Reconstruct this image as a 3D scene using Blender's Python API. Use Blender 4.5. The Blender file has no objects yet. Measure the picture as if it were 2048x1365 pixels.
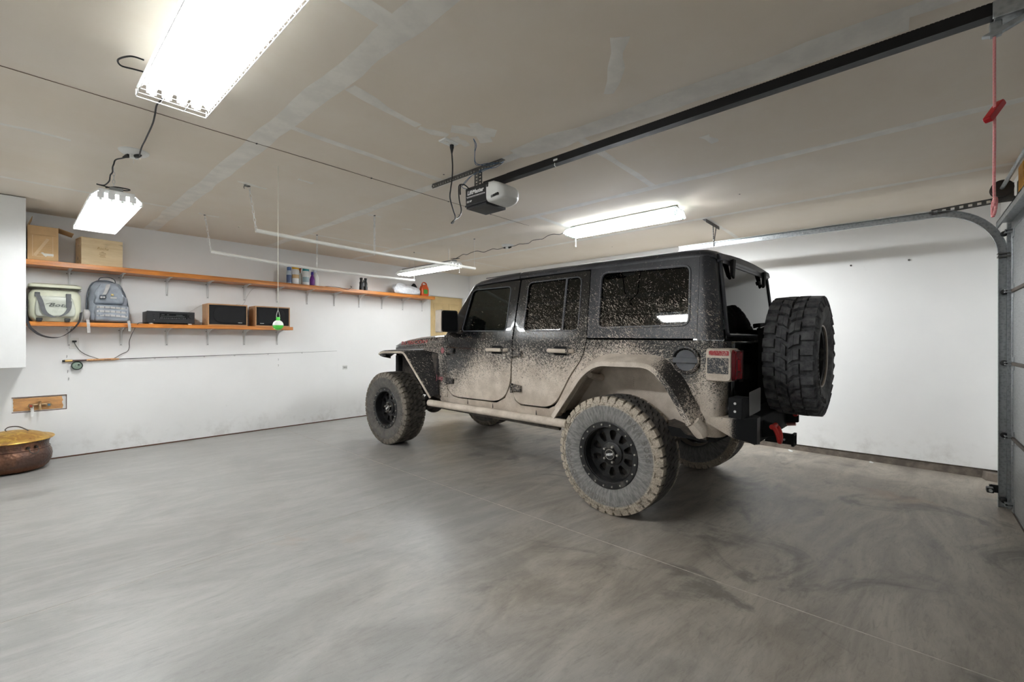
import bpy, bmesh, math, random
from mathutils import Vector, Matrix, geometry

random.seed(7)
SC = bpy.context.scene
COL = SC.collection
PI = math.pi

# ------------------------------------------------------------------ camera, world, exposure
cam_data = bpy.data.cameras.new('camera')
cam_data.sensor_width = 36.0
cam_data.lens = 892.0 / 2048.0 * 36.0
cam_data.clip_start = 0.02
cam = bpy.data.objects.new('camera', cam_data)
COL.objects.link(cam)
cam.location = (0.0, 0.0, 1.2)
cam.rotation_euler = (PI / 2, 0, math.radians(41.709 - 90.0))
SC.camera = cam

world = bpy.data.worlds.new('world')
SC.world = world
world.use_nodes = True
world.node_tree.nodes['Background'].inputs[0].default_value = (0.5, 0.55, 0.6, 1)
world.node_tree.nodes['Background'].inputs[1].default_value = 0.2

vs = SC.view_settings
vs.view_transform = 'Standard'
vs.look = 'None'
vs.gamma = 1.0
vs.exposure = 0.93
vs.use_curve_mapping = False
TUBE_STRENGTH = 62.0
SC.cycles.max_bounces = 6
SC.cycles.diffuse_bounces = 4
SC.cycles.glossy_bounces = 2
SC.cycles.transparent_max_bounces = 10
SC.cycles.adaptive_threshold = 0.06
SC.cycles.caustics_reflective = False
SC.cycles.caustics_refractive = False

# ------------------------------------------------------------------ materials
def lin(c):
    c = c / 255.0
    return c / 12.92 if c <= 0.04045 else ((c + 0.055) / 1.055) ** 2.4

def rgb(r, g, b):
    return (lin(r), lin(g), lin(b))

class NT:
    """small helper around one material's node tree"""
    def __init__(s, name):
        s.m = bpy.data.materials.new(name)
        s.m.use_nodes = True
        s.t = s.m.node_tree
        s.bsdf = s.t.nodes['Principled BSDF']
        s.out = s.t.nodes['Material Output']
    def node(s, kind, **kw):
        n = s.t.nodes.new(kind)
        for k, v in kw.items():
            setattr(n, k, v)
        return n
    def link(s, a, b):
        s.t.links.new(a, b)
    def put(s, sock, v):
        if v is None:
            return
        if isinstance(v, bpy.types.NodeSocket):
            s.link(v, sock)
        elif isinstance(v, (tuple, list)):
            v = tuple(v)
            if sock.type == 'RGBA' and len(v) == 3:
                v = v + (1.0,)
            sock.default_value = v
        else:
            sock.default_value = v
    def math(s, op, a, b=None, c=None, clamp=False):
        n = s.node('ShaderNodeMath', operation=op, use_clamp=clamp)
        s.put(n.inputs[0], a); s.put(n.inputs[1], b); s.put(n.inputs[2], c)
        return n.outputs[0]
    def rng(s, v, a, b, c=0.0, d=1.0, smooth=True):
        n = s.node('ShaderNodeMapRange', interpolation_type='SMOOTHSTEP' if smooth else 'LINEAR')
        s.put(n.inputs[0], v)
        for i, x in enumerate((a, b, c, d)):
            s.put(n.inputs[i + 1], x)
        return n.outputs[0]
    def mix(s, f, a, b):
        n = s.node('ShaderNodeMix', data_type='RGBA')
        s.put(n.inputs[0], f); s.put(n.inputs[6], a); s.put(n.inputs[7], b)
        return n.outputs[2]
    def coord(s, obj=None, kind='Object'):
        n = s.node('ShaderNodeTexCoord')
        if obj is not None:
            n.object = obj
        return n.outputs[kind]
    def pos(s):
        return s.node('ShaderNodeNewGeometry').outputs['Position']
    def mapping(s, vec, scale=(1, 1, 1), rot=(0, 0, 0), loc=(0, 0, 0)):
        n = s.node('ShaderNodeMapping')
        s.link(vec, n.inputs[0])
        n.inputs[1].default_value = loc; n.inputs[2].default_value = rot; n.inputs[3].default_value = scale
        return n.outputs[0]
    def rotscale(s, vec, rot, scale, loc=(0, 0, 0)):
        return s.mapping(s.mapping(vec, rot=rot), scale=scale, loc=loc)
    def noise(s, vec, scale, detail=3.0, rough=0.5, dist=0.0):
        n = s.node('ShaderNodeTexNoise')
        if vec is not None:
            s.link(vec, n.inputs['Vector'])
        n.inputs['Scale'].default_value = scale; n.inputs['Detail'].default_value = detail
        n.inputs['Roughness'].default_value = rough; n.inputs['Distortion'].default_value = dist
        return n.outputs['Fac']
    def voro(s, vec, scale, feature='F1', rnd=1.0):
        n = s.node('ShaderNodeTexVoronoi', feature=feature)
        s.link(vec, n.inputs['Vector'])
        n.inputs['Scale'].default_value = scale; n.inputs['Randomness'].default_value = rnd
        return n.outputs['Distance']
    def sep(s, vec):
        n = s.node('ShaderNodeSeparateXYZ'); s.link(vec, n.inputs[0])
        return n.outputs
    def ramp(s, v, stops, inter='LINEAR'):
        n = s.node('ShaderNodeValToRGB'); s.put(n.inputs[0], v)
        e = n.color_ramp.elements; n.color_ramp.interpolation = inter
        while len(e) < len(stops):
            e.new(0.5)
        for el, (p, c) in zip(e, stops):
            el.position = p
            el.color = tuple(c) + (1,) if isinstance(c, (tuple, list)) else (c, c, c, 1)
        return n.outputs[0]
    def bump(s, h, strength=0.3, dist=0.01):
        n = s.node('ShaderNodeBump')
        s.put(n.inputs['Height'], h)
        n.inputs['Strength'].default_value = strength; n.inputs['Distance'].default_value = dist
        return n.outputs[0]
    def set(s, **kw):
        names = dict(color='Base Color', rough='Roughness', metal='Metallic', normal='Normal', coat='Coat Weight',
                     spec='Specular IOR Level', alpha='Alpha', emit='Emission Color', estr='Emission Strength',
                     sheen='Sheen Weight', trans='Transmission Weight', ior='IOR', sub='Subsurface Weight')
        for k, v in kw.items():
            s.put(s.bsdf.inputs[names[k]], v)
        return s.m

MATS = {}
def mat(name, col, rough=0.5, metal=0.0, var=0.12, scale=8.0, bump=0.0, bscale=120.0, stretch=(1, 1, 1), spec=0.5,
        coat=0.0, col2=None, dirt=None):
    """plain procedural material: colour broken up by noise, optional fine relief"""
    if name in MATS:
        return MATS[name]
    t = NT(name)
    v = t.mapping(t.coord(), scale=stretch)
    n = t.noise(v, scale, 4.0, 0.6)
    dark = col2 if col2 else tuple(c * (1 - var) for c in col)
    lite = col if col2 else tuple(min(1, c * (1 + var)) for c in col)
    c = t.mix(t.rng(n, 0.35, 0.65), dark, lite)
    if dirt:
        c = t.mix(t.math('MULTIPLY', t.rng(t.noise(v, scale * 2.7, 6.0, 0.7), 0.52, 0.68), 0.7), c, dirt)
    t.set(color=c, rough=t.rng(n, 0.2, 0.8, max(0.02, rough - 0.06), min(1, rough + 0.06)), metal=metal, spec=spec, coat=coat)
    if bump:
        t.set(normal=t.bump(t.noise(v, bscale, 3.0), bump, 0.004))
    MATS[name] = t.m
    return t.m

def emit_mat(name, col, strength):
    t = NT(name)
    t.set(color=(0.9, 0.9, 0.9), emit=col, estr=strength, rough=0.4)
    MATS[name] = t.m
    return t.m

# ------------------------------------------------------------------ mesh helpers
def V(*a):
    return Vector(a)

class MB:
    def __init__(s):
        s.v = []; s.f = []
    def add(s, vs_, fs_):
        n = len(s.v)
        s.v.extend(tuple(p) for p in vs_)
        s.f.extend(tuple(i + n for i in f) for f in fs_)
        return s
    def box(s, x0, x1, y0, y1, z0, z1, M=None):
        vs_ = [Vector((x, y, z)) for x in (x0, x1) for y in (y0, y1) for z in (z0, z1)]
        if M is not None:
            vs_ = [M @ p for p in vs_]
        return s.add(vs_, [(0, 1, 3, 2), (4, 6, 7, 5), (0, 4, 5, 1), (2, 3, 7, 6), (0, 2, 6, 4), (1, 5, 7, 3)])
    def hexa(s, p):
        """p: 8 points, bottom ring 0-3 then top ring 4-7"""
        return s.add(p, [(3, 2, 1, 0), (4, 5, 6, 7), (0, 1, 5, 4), (1, 2, 6, 5), (2, 3, 7, 6), (3, 0, 4, 7)])
    def loft(s, rings, closed=True, caps=True, loop=False):
        n = len(rings[0]); vs_ = [p for r in rings for p in r]; fs_ = []
        m = len(rings)
        for i in range(m if loop else m - 1):
            a = i * n; b = ((i + 1) % m) * n
            for k in range(n if closed else n - 1):
                k2 = (k + 1) % n
                fs_.append((a + k, a + k2, b + k2, b + k))
        if caps and closed and not loop:
            fs_.append(tuple(range(n - 1, -1, -1)))
            fs_.append(tuple(range((m - 1) * n, m * n)))
        return s.add(vs_, fs_)
    def tube(s, pts, r, n=8, loop=False, caps=True, flat=1.0, up=None):
        pts = [Vector(p) for p in pts]; m = len(pts)
        rr = r if isinstance(r, (list, tuple)) else [r] * m
        tans = []
        for i in range(m):
            if loop:
                t_ = pts[(i + 1) % m] - pts[i - 1]
            else:
                t_ = pts[min(i + 1, m - 1)] - pts[max(i - 1, 0)]
            tans.append(t_.normalized() if t_.length > 1e-9 else Vector((0, 0, 1)))
        a = Vector(up) if up is not None else (Vector((0, 0, 1)) if abs(tans[0].z) < 0.9 else Vector((1, 0, 0)))
        nrm = (a - tans[0] * a.dot(tans[0])).normalized()
        rings = []
        for i in range(m):
            if up is not None:
                a2 = Vector(up)
                q = a2 - tans[i] * a2.dot(tans[i])
                if q.length > 1e-4:
                    nrm = q.normalized()
            else:
                nrm = (nrm - tans[i] * nrm.dot(tans[i])).normalized()
            b = tans[i].cross(nrm)
            rings.append([pts[i] + (nrm * math.cos(k * 2 * PI / n) * flat + b * math.sin(k * 2 * PI / n)) * rr[i] for k in range(n)])
        return s.loft(rings, True, caps, loop)
    def cyl(s, p0, p1, r0, r1=None, n=16, caps=True):
        return s.tube([p0, p1], [r0, r0 if r1 is None else r1], n, caps=caps)
    def lathe(s, prof, n=32, M=None, caps=False, close=False):
        """prof: (radius, height) revolved about local z"""
        rings = []
        for r, z in prof:
            ring = [Vector((r * math.cos(k * 2 * PI / n), r * math.sin(k * 2 * PI / n), z)) for k in range(n)]
            if M is not None:
                ring = [M @ p for p in ring]
            rings.append(ring)
        return s.loft(rings, True, caps, close)
    def sphere(s, c, r, nu=16, nv=10, scale=(1, 1, 1)):
        rings = []
        for j in range(nv + 1):
            a = -PI / 2 + PI * j / nv
            rr = max(math.cos(a), 1e-3)
            rings.append([Vector((c[0] + r * scale[0] * rr * math.cos(k * 2 * PI / nu), c[1] + r * scale[1] * rr * math.sin(k * 2 * PI / nu),
                                  c[2] + r * scale[2] * math.sin(a))) for k in range(nu)])
        return s.loft(rings, True, True)
    def prism(s, poly, fn0, fn1):
        """poly: list of 2D points, fn0/fn1 map a 2D point to the two end faces"""
        return s.loft([[fn0(*p) for p in poly], [fn1(*p) for p in poly]], True, True)
    def panel(s, outer, holes, front, back, grid=0.0):
        """sheet with holes: 2D outline (a,b) -> front(a,b) and back(a,b) 3D points"""
        pts = []; edges = []
        for loop in [outer] + list(holes):
            n0 = len(pts)
            pts.extend(Vector((p[0], p[1])) for p in loop)
            edges.extend((n0 + i, n0 + (i + 1) % len(loop)) for i in range(len(loop)))
        def inside(x, y):
            c = 0
            for loop in [outer] + list(holes):
                n = len(loop)
                for i in range(n):
                    x1, y1 = loop[i][0], loop[i][1]; x2, y2 = loop[(i + 1) % n][0], loop[(i + 1) % n][1]
                    if (y1 > y) != (y2 > y) and x < (x2 - x1) * (y - y1) / (y2 - y1) + x1:
                        c += 1
            return c % 2 == 1
        if grid:
            xs = [p[0] for p in outer]; ys = [p[1] for p in outer]
            gx = min(xs) + grid / 2
            while gx < max(xs):
                gy = min(ys) + grid / 2
                while gy < max(ys):
                    if inside(gx, gy) and min((Vector((gx, gy)) - q).length for q in pts) > grid * 0.35:
                        pts.append(Vector((gx, gy)))
                    gy += grid
                gx += grid
        r = geometry.delaunay_2d_cdt(pts, edges, [], 0, 1e-6)
        co, ed, fa = r[0], r[1], r[2]
        tris = []
        for f in fa:
            cx_ = sum(co[i].x for i in f) / len(f); cy_ = sum(co[i].y for i in f) / len(f)
            if inside(cx_, cy_):
                tris.append(tuple(f))
        n = len(co)
        vs_ = [front(p.x, p.y) for p in co] + [back(p.x, p.y) for p in co]
        fs_ = list(tris) + [tuple(i + n for i in reversed(f)) for f in tris]
        cnt = {}
        for f in tris:
            for i in range(len(f)):
                e = (f[i], f[(i + 1) % len(f)])
                cnt[tuple(sorted(e))] = cnt.get(tuple(sorted(e)), []) + [e]
        for es in cnt.values():
            if len(es) == 1:
                a, b = es[0]
                fs_.append((b, a, a + n, b + n))
        return s.add(vs_, fs_)
    def mesh(s, name, smooth=35):
        me = bpy.data.meshes.new(name)
        me.from_pydata(s.v, [], s.f)
        bm = bmesh.new(); bm.from_mesh(me)
        bmesh.ops.recalc_face_normals(bm, faces=bm.faces)
        bm.to_mesh(me); bm.free()
        if smooth:
            me.polygons.foreach_set('use_smooth', [True] * len(me.polygons))
            me.set_sharp_from_angle(angle=math.radians(smooth))
        me.update()
        return me
    def build(s, name, material, parent=None, smooth=35, bevel=0.0, seg=2, label=None):
        me = s.mesh(name, smooth)
        me.materials.append(material)
        o = bpy.data.objects.new(name, me)
        COL.objects.link(o)
        if parent is not None:
            o.parent = parent
        if bevel:
            b = o.modifiers.new('bevel', 'BEVEL')
            b.width = bevel; b.segments = seg; b.limit_method = 'ANGLE'; b.angle_limit = math.radians(40)
            b.harden_normals = False
        if label:
            o['label'] = label
        return o

def rpoly(pts, r, n=4):
    """polygon with rounded corners; r a number or one per corner"""
    out = []; m = len(pts)
    for i in range(m):
        p = Vector(pts[i]); a = Vector(pts[i - 1]); b = Vector(pts[(i + 1) % m])
        ri = r[i] if isinstance(r, (list, tuple)) else r
        d1 = (a - p); d2 = (b - p)
        ri = min(ri, d1.length * 0.49, d2.length * 0.49)
        if ri <= 1e-5:
            out.append((p.x, p.y)); continue
        p1 = p + d1.normalized() * ri; p2 = p + d2.normalized() * ri
        for k in range(n + 1):
            t = k / n
            q = p1 * (1 - t) ** 2 + p * 2 * t * (1 - t) + p2 * t * t
            out.append((q.x, q.y))
    return out

def smooth_path(pts, n=6):
    """Catmull-Rom through the points"""
    pts = [Vector(p) for p in pts]; out = []
    for i in range(len(pts) - 1):
        p0 = pts[max(i - 1, 0)]; p1 = pts[i]; p2 = pts[i + 1]; p3 = pts[min(i + 2, len(pts) - 1)]
        for k in range(n):
            t = k / n
            out.append(0.5 * ((2 * p1) + (p2 - p0) * t + (2 * p0 - 5 * p1 + 4 * p2 - p3) * t * t + (3 * p1 - p0 - 3 * p2 + p3) * t ** 3))
    out.append(pts[-1])
    return out

def round_path(pts, r, n=5):
    """open 3D polyline with rounded corners"""
    pts = [Vector(p) for p in pts]; out = [pts[0]]
    for i in range(1, len(pts) - 1):
        p = pts[i]; d1 = pts[i - 1] - p; d2 = pts[i + 1] - p
        ri = min(r, d1.length * 0.48, d2.length * 0.48)
        p1 = p + d1.normalized() * ri; p2 = p + d2.normalized() * ri
        for k in range(n + 1):
            t = k / n
            out.append(p1 * (1 - t) ** 2 + p * 2 * t * (1 - t) + p2 * t * t)
    out.append(pts[-1])
    return out

def tag(o, label, cat, group=None):
    o['label'] = label; o['category'] = cat
    if group:
        o['group'] = group
    return o

def thing(name, label, cat, loc=(0, 0, 0), rotz=0.0, group=None):
    o = bpy.data.objects.new(name, None)
    o.empty_display_size = 0.1
    COL.objects.link(o)
    o.location = loc; o.rotation_euler = (0, 0, rotz)
    return tag(o, label, cat, group)

def struct(o):
    o['kind'] = 'structure'
    return o

def copy_tree(o, parent=None):
    kids = list(o.children)
    c = o.copy(); COL.objects.link(c); c.parent = parent
    for k in kids:
        copy_tree(k, c)
    return c

def text_mb(body, size, extrude, fn, res=2, spacing=1.0, shear=0.0, bold=0.0):
    """lettering as real geometry; fn maps the flat text point (x,y,z) to 3D"""
    cu = bpy.data.curves.new('lettering', 'FONT')
    cu.body = body; cu.size = size; cu.extrude = extrude; cu.resolution_u = res
    cu.align_x = 'CENTER'; cu.align_y = 'CENTER'; cu.space_character = spacing; cu.shear = shear; cu.offset = bold
    o = bpy.data.objects.new('lettering', cu); COL.objects.link(o)
    bpy.context.view_layer.update()
    dg = bpy.context.evaluated_depsgraph_get()
    me = bpy.data.meshes.new_from_object(o.evaluated_get(dg))
    mb = MB()
    mb.add([fn(v.co.x, v.co.y, v.co.z) for v in me.vertices], [tuple(p.vertices) for p in me.polygons])
    bpy.data.objects.remove(o); bpy.data.curves.remove(cu); bpy.data.meshes.remove(me)
    return mb

def chain_mb(mb, p0, p1, pitch=0.030, w=0.009, r=0.0017, sag=0.0):
    p0 = Vector(p0); p1 = Vector(p1)
    L = (p1 - p0).length; n = max(2, int(L / pitch))
    d = (p1 - p0).normalized()
    a = d.cross(Vector((0, 0, 1)) if abs(d.z) < 0.95 else Vector((1, 0, 0))).normalized(); b = d.cross(a)
    for i in range(n):
        c = p0 + (p1 - p0) * ((i + 0.5) / n) + Vector((0, 0, -sag * math.sin(PI * (i + 0.5) / n)))
        s_ = a if i % 2 else b
        h = pitch * 0.68
        ring = []
        for k in range(8):
            t = 2 * PI * k / 8
            ring.append(c + d * (h * math.cos(t)) + s_ * (w * math.sin(t)))
        mb.tube(ring, r, 4, loop=True)
    return mb
# ------------------------------------------------------------------ room shell
XL, XR = -1.4, 6.01          # left and right wall
YF, YB = -0.62, 6.49         # front (garage door) and back wall
ZC = 2.475                   # ceiling
SLOPE = 0.011                # the slab falls towards the garage door
def fz(y):
    return -SLOPE * (YB - y)

def floor_material():
    t = NT('trowelled concrete')
    p = t.pos()
    sx, sy, sz = t.sep(p)
    big = t.noise(p, 0.55, 4, 0.6)
    swirl = t.noise(t.rotscale(t.mapping(p), (0, 0, 0.12), (0.6, 2.0, 1)), 1.4, 9, 0.66, 2.2)
    arc = t.noise(t.mapping(p, loc=(3.1, 8.4, 0)), 1.25, 9, 0.68, 1.1)
    fine = t.noise(t.rotscale(p, (0, 0, 0.12), (0.8, 4.0, 1)), 11, 8, 0.7, 1.2)
    grain = t.noise(p, 190, 2, 0.6)
    # worn brown parking bays on the vehicle side, cleaner grey on the walking side
    side = t.math('ADD', t.math('MULTIPLY', sx, 0.62), t.math('MULTIPLY', sy, -0.42))
    side = t.math('ADD', side, t.math('MULTIPLY', t.math('SUBTRACT', big, 0.5), 3.2))
    brown = t.rng(side, -0.35, 1.15)
    grey = t.mix(t.rng(swirl, 0.3, 0.7), rgb(155, 155, 152), rgb(177, 176, 173))
    brn = t.mix(t.rng(swirl, 0.3, 0.7), rgb(150, 142, 132), rgb(188, 180, 168))
    c = t.mix(brown, grey, brn)
    c = t.mix(t.math('MULTIPLY', t.rng(arc, 0.45, 0.75), 0.38), c, t.mix(brown, rgb(132, 130, 127), rgb(100, 93, 86)))
    c = t.mix(t.math('MULTIPLY', t.rng(fine, 0.48, 0.74), 0.34), c, t.mix(brown, rgb(120, 119, 116), rgb(86, 80, 74)))
    c = t.mix(t.math('MULTIPLY', t.rng(fine, 0.46, 0.2), 0.25), c, rgb(188, 184, 176))
    # rusty and dark stains with their own shape
    st = t.noise(p, 1.15, 5, 0.62, 0.5)
    c = t.mix(t.math('MULTIPLY', t.rng(st, 0.63, 0.74), 0.5), c, rgb(172, 146, 124))
    st2 = t.noise(t.mapping(p, loc=(7.3, 2.1, 0)), 1.5, 6, 0.66, 0.8)
    c = t.mix(t.math('MULTIPLY', t.math('MULTIPLY', t.rng(st2, 0.53, 0.68), brown), 0.62), c, rgb(84, 81, 78))
    c = t.mix(t.math('MULTIPLY', t.rng(grain, 0.55, 0.75), 0.10), c, rgb(60, 58, 56))
    rough = t.math('ADD', t.rng(swirl, 0.2, 0.8, 0.30, 0.46), t.math('MULTIPLY', brown, 0.08))
    return t.set(color=c, rough=rough, spec=0.42, normal=t.bump(t.math('ADD', t.math('MULTIPLY', swirl, 0.7), t.math('MULTIPLY', grain, 0.12)), 0.12, 0.01))

def wall_material():
    t = NT('white painted drywall')
    p = t.pos()
    n = t.noise(p, 1.1, 5, 0.6)
    c = t.mix(t.rng(n, 0.35, 0.7), rgb(243, 243, 242), rgb(247, 247, 246))
    sc = t.noise(t.mapping(p, scale=(1, 1, 0.6)), 9, 6, 0.72, 0.4)
    c = t.mix(t.math('MULTIPLY', t.rng(sc, 0.68, 0.76), 0.22), c, rgb(172, 170, 166))
    # patchy tan tone, stronger towards the foot of the walls
    z = t.sep(p)[2]
    low = t.math('MULTIPLY', t.rng(z, 0.35, 0.0), t.rng(t.noise(p, 5, 5, 0.7), 0.45, 0.75))
    c = t.mix(t.math('MULTIPLY', low, 0.35), c, rgb(160, 152, 142))
    return t.set(color=c, rough=0.55, spec=0.3, normal=t.bump(t.noise(p, 260, 2), 0.05, 0.002))

def ceiling_material():
    t = NT('bare drywall paper')
    p = t.pos()
    n = t.noise(p, 0.8, 5, 0.6)
    f = t.noise(p, 7, 5, 0.65)
    c = t.mix(t.rng(n, 0.35, 0.65), rgb(231, 219, 202), rgb(236, 226, 212))
    c = t.mix(t.math('MULTIPLY', t.rng(f, 0.55, 0.75), 0.18), c, rgb(238, 233, 225))
    return t.set(color=c, rough=0.8, spec=0.2)

M_FLOOR = floor_material()
M_WALL = wall_material()
M_CEIL = ceiling_material()
M_COMPOUND = mat('joint compound', rgb(238, 233, 224), 0.8, var=0.05, scale=9)
M_FILLER = mat('pale joint filler', rgb(206, 200, 190), 0.8, var=0.15, scale=25)
M_CONC = mat('rough stem concrete', rgb(112, 103, 94), 0.85, var=0.3, scale=9, bump=0.4, bscale=60)
M_SILL = mat('brown sill wood', rgb(92, 62, 44), 0.8, var=0.25, scale=14, stretch=(1, 6, 6))
M_PAINTW = mat('white trim paint', rgb(232, 232, 230), 0.4, var=0.02)

# floor: pale filler bed with four slabs cut by two control joints
bed = MB()
bed.hexa([V(XL, YF - .5, fz(YF - .5) - .16), V(XR + .12, YF - .5, fz(YF - .5) - .16), V(XR + .12, YB + .12, fz(YB) - .16), V(XL, YB + .12, fz(YB) - .16),
          V(XL, YF - .5, fz(YF - .5) - .0006), V(XR + .12, YF - .5, fz(YF - .5) - .0006), V(XR + .12, YB + .12, fz(YB) - .0006), V(XL, YB + .12, fz(YB) - .0006)])
floor_o = struct(bed.build('floor', M_FILLER))
JX, JY, JW = 2.465, 2.976, 0.0042
for xa, xb in ((XL, JX - JW), (JX + JW, XR + .12)):
    for ya, yb in ((YF - .5, JY - JW * .7), (JY + JW * .7, YB + .12)):
        m = MB()
        m.hexa([V(xa, ya, fz(ya) - .12), V(xb, ya, fz(ya) - .12), V(xb, yb, fz(yb) - .12), V(xa, yb, fz(yb) - .12),
                V(xa, ya, fz(ya)), V(xb, ya, fz(ya)), V(xb, yb, fz(yb)), V(xa, yb, fz(yb))])
        m.build('slab', M_FLOOR, floor_o)

# back wall with the entry door opening and the cut-out for the faucet
RX0, RX1, RZ0, RZ1 = 0.0, 0.377, 0.50, 0.648
DX0, DX1, DZ1 = 5.035, 5.87, 2.045
m = MB()
m.panel([(XL, 0.014), (DX0, 0.014), (DX0, DZ1), (DX1, DZ1), (DX1, 0.014), (XR + .12, 0.014), (XR + .12, ZC), (XL, ZC)],
        [[(RX0, RZ0), (RX1, RZ0), (RX1, RZ1), (RX0, RZ1)]],
        lambda a, b: V(a, YB, b), lambda a, b: V(a, YB + .013, b))
wall_back = struct(m.build('wall_back', M_WALL, smooth=0))
MB().panel([(XL, 0.0), (DX0, 0.0), (DX0, DZ1), (DX1, DZ1), (DX1, 0.0), (XR + .12, 0.0), (XR + .12, ZC), (XL, ZC)], [], lambda a, b: V(a, YB + .013, b), lambda a, b: V(a, YB + .13, b)).build('backing', mat('wall core', rgb(60, 50, 42), 0.9), wall_back)
MB().box(3.288, 3.292, YB - .0012, YB + .002, .02, 1.05).build('panel_seam', M_WALL, wall_back)
MB().box(XL, DX0 - .03, YB + .002, YB + .02, 0.0, 0.0135).build('sill_plate', M_SILL, wall_back)
# ragged wooden board seen through the cut-out
M_BOARD = mat('bare plywood', rgb(202, 152, 98), 0.7, var=0.2, scale=6, stretch=(1, 5, 5), dirt=rgb(160, 108, 62))
rag = [(RX0 + .012 + random.uniform(-.004, .004), RZ0 + .012 + i * .125 / 9) for i in range(10)]
rag2 = [(RX1 - .028 + random.uniform(-.006, .006), RZ1 - .012 - i * .125 / 9) for i in range(10)]
MB().box(RX0, RX1, YB + .0105, YB + .0125, RZ0, RZ1).build('recess_paint', M_PAINTW, wall_back)
MB().prism(rag[::-1] and (rag + rag2), lambda a, b: V(a, YB + .006, b), lambda a, b: V(a, YB + .0105, b)).build('plywood_board', M_BOARD, wall_back)
fr = MB()
fr.box(RX0, RX1, YB - .001, YB + .004, RZ1 - .005, RZ1 + .002); fr.box(RX1 - .003, RX1 + .002, YB - .001, YB + .004, RZ0, RZ1)
fr.box(RX0, RX1, YB - .001, YB + .004, RZ0 - .002, RZ0 + .004)
fr.build('cut_edge', M_SILL, wall_back)

# right wall on its concrete stem
m = MB(); m.box(XR, XR + .12, YF, YB, 0.012, ZC)
wall_right = struct(m.build('wall_right', M_WALL, smooth=0))
m = MB()
m.hexa([V(XR + .012, YF, fz(YF) - .02), V(XR + .12, YF, fz(YF) - .02), V(XR + .12, YB, -.02), V(XR + .012, YB, -.02),
        V(XR + .012, YF, .012), V(XR + .12, YF, .012), V(XR + .12, YB, .012), V(XR + .012, YB, .012)])
struct(m.build('trim_1', M_CONC))
m = MB()
m.hexa([V(5.90, YF, fz(YF) - .02), V(XR + .012, YF, fz(YF) - .02), V(XR + .012, -.50, fz(-.5) - .02), V(5.93, -.52, fz(-.5) - .02),
        V(5.91, YF, -.005), V(XR + .012, YF, -.005), V(XR + .012, -.51, -.005), V(5.94, -.53, -.005)])
struct(m.build('trim_2', M_CONC, bevel=.006))

# left wall and front wall (front wall carries the garage door opening)
m = MB(); m.box(XL - .12, XL, YF - .5, YB + .12, -.12, ZC)
struct(m.build('wall_left', M_WALL, smooth=0))
GX0, GX1, GZ = -0.42, 5.0, 2.14
m = MB()
m.panel([(XL, -.10), (GX0, -.10), (GX0, GZ), (GX1, GZ), (GX1, -.10), (XR + .12, -.10), (XR + .12, ZC), (XL, ZC)], [],
        lambda a, b: V(a, YF, b), lambda a, b: V(a, YF - .14, b))
struct(m.build('wall_front', M_WALL, smooth=0))

# ceiling with taped joints standing a little proud
m = MB(); m.box(XL - .12, XR + .12, YF - .14, YB + .13, ZC, ZC + .1)
ceiling = struct(m.build('ceiling', M_CEIL, smooth=0))
def tape(x0, y0, x1, y1, w, rough=0.018, name='joint_strip', th=.0016):
    a = V(x0, y0, ZC); b = V(x1, y1, ZC); L = (b - a).length; d = (b - a) / L; s_ = V(-d.y, d.x, 0)
    n = max(4, int(L / .16)); mb = MB(); rings = []
    ph = random.uniform(0, 50)
    for i in range(n + 1):
        t = i / n
        wa = w / 2 + rough * (math.sin(ph + i * 1.7) * .5 + random.uniform(-.5, .5))
        wb = w / 2 + rough * (math.sin(ph * 2 + i * 1.3) * .5 + random.uniform(-.5, .5))
        c = a + d * (L * t)
        rings.append([c - s_ * wa + V(0, 0, .001), c - s_ * (wa * .55) - V(0, 0, th), c + s_ * (wb * .55) - V(0, 0, th), c + s_ * wb + V(0, 0, .001)])
    mb.loft(rings, True, True)
    return mb.build(name, M_COMPOUND, ceiling, smooth=60)
for x, w in ((1.055, .15), (2.31, .11), (3.545, .10), (4.785, .09)):
    tape(x, YF, x, YB - .01, w, .014)
tape(2.36, .0, 2.30, 2.0, .20, .03, th=.003)
for (xa, xb, y, w) in ((-1.3, 1.02, 1.53, .11), (-1.3, 1.02, 5.25, .06), (1.09, 2.27, 2.755, .07), (2.35, 3.51, 1.55, .07),
                       (2.35, 3.51, 5.32, .06), (3.58, 4.76, 2.85, .08), (4.82, 6.0, 1.57, .06), (4.82, 6.0, 5.25, .05)):
    tape(xa, y, xb, y + .02, w, .010, th=.0010)
for (xa, ya, xb, yb, w) in ((1.13, 2.10, 1.60, 2.18, .07), (1.62, 2.19, 1.80, 2.14, .06), (1.76, 2.06, 1.98, 1.90, .12), (1.80, 1.90, 2.03, 2.02, .10),
                            (1.84, 2.12, 1.98, 2.16, .07), (1.7, .9, 2.05, 1.15, .08), (2.86, .95, 3.0, .93, .06), (-.1, 3.98, .25, 3.97, .05),
                            (1.2, 4.0, 1.42, 4.02, .05), (2.38, 4.06, 2.52, 4.06, .05), (1.24, 5.30, 1.42, 5.31, .05), (2.95, 4.3, 3.05, 4.25, .05),
                            (1.5, 3.6, 1.62, 3.6, .04), (3.86, 5.3, 4.0, 5.29, .04)):
    tape(xa, ya, xb, yb, w, .02, 'patch', th=.002 + .0004 * random.random())
tape(XR - .03, YF, XR - .03, YB, .045, .006)
sm = MB()
M_SCREW = mat('dull screw steel', rgb(86, 84, 82), 0.5, 0.6)
for x, y in ((2.20, 2.66), (1.69, 5.6), (.6, 1.0), (3.0, 3.4), (4.2, 1.1), (5.4, 3.0)):
    sm.cyl((x, y, ZC - .0025), (x, y, ZC + .002), .006, n=8)
sm.build('screw_heads', M_SCREW, ceiling)

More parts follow.
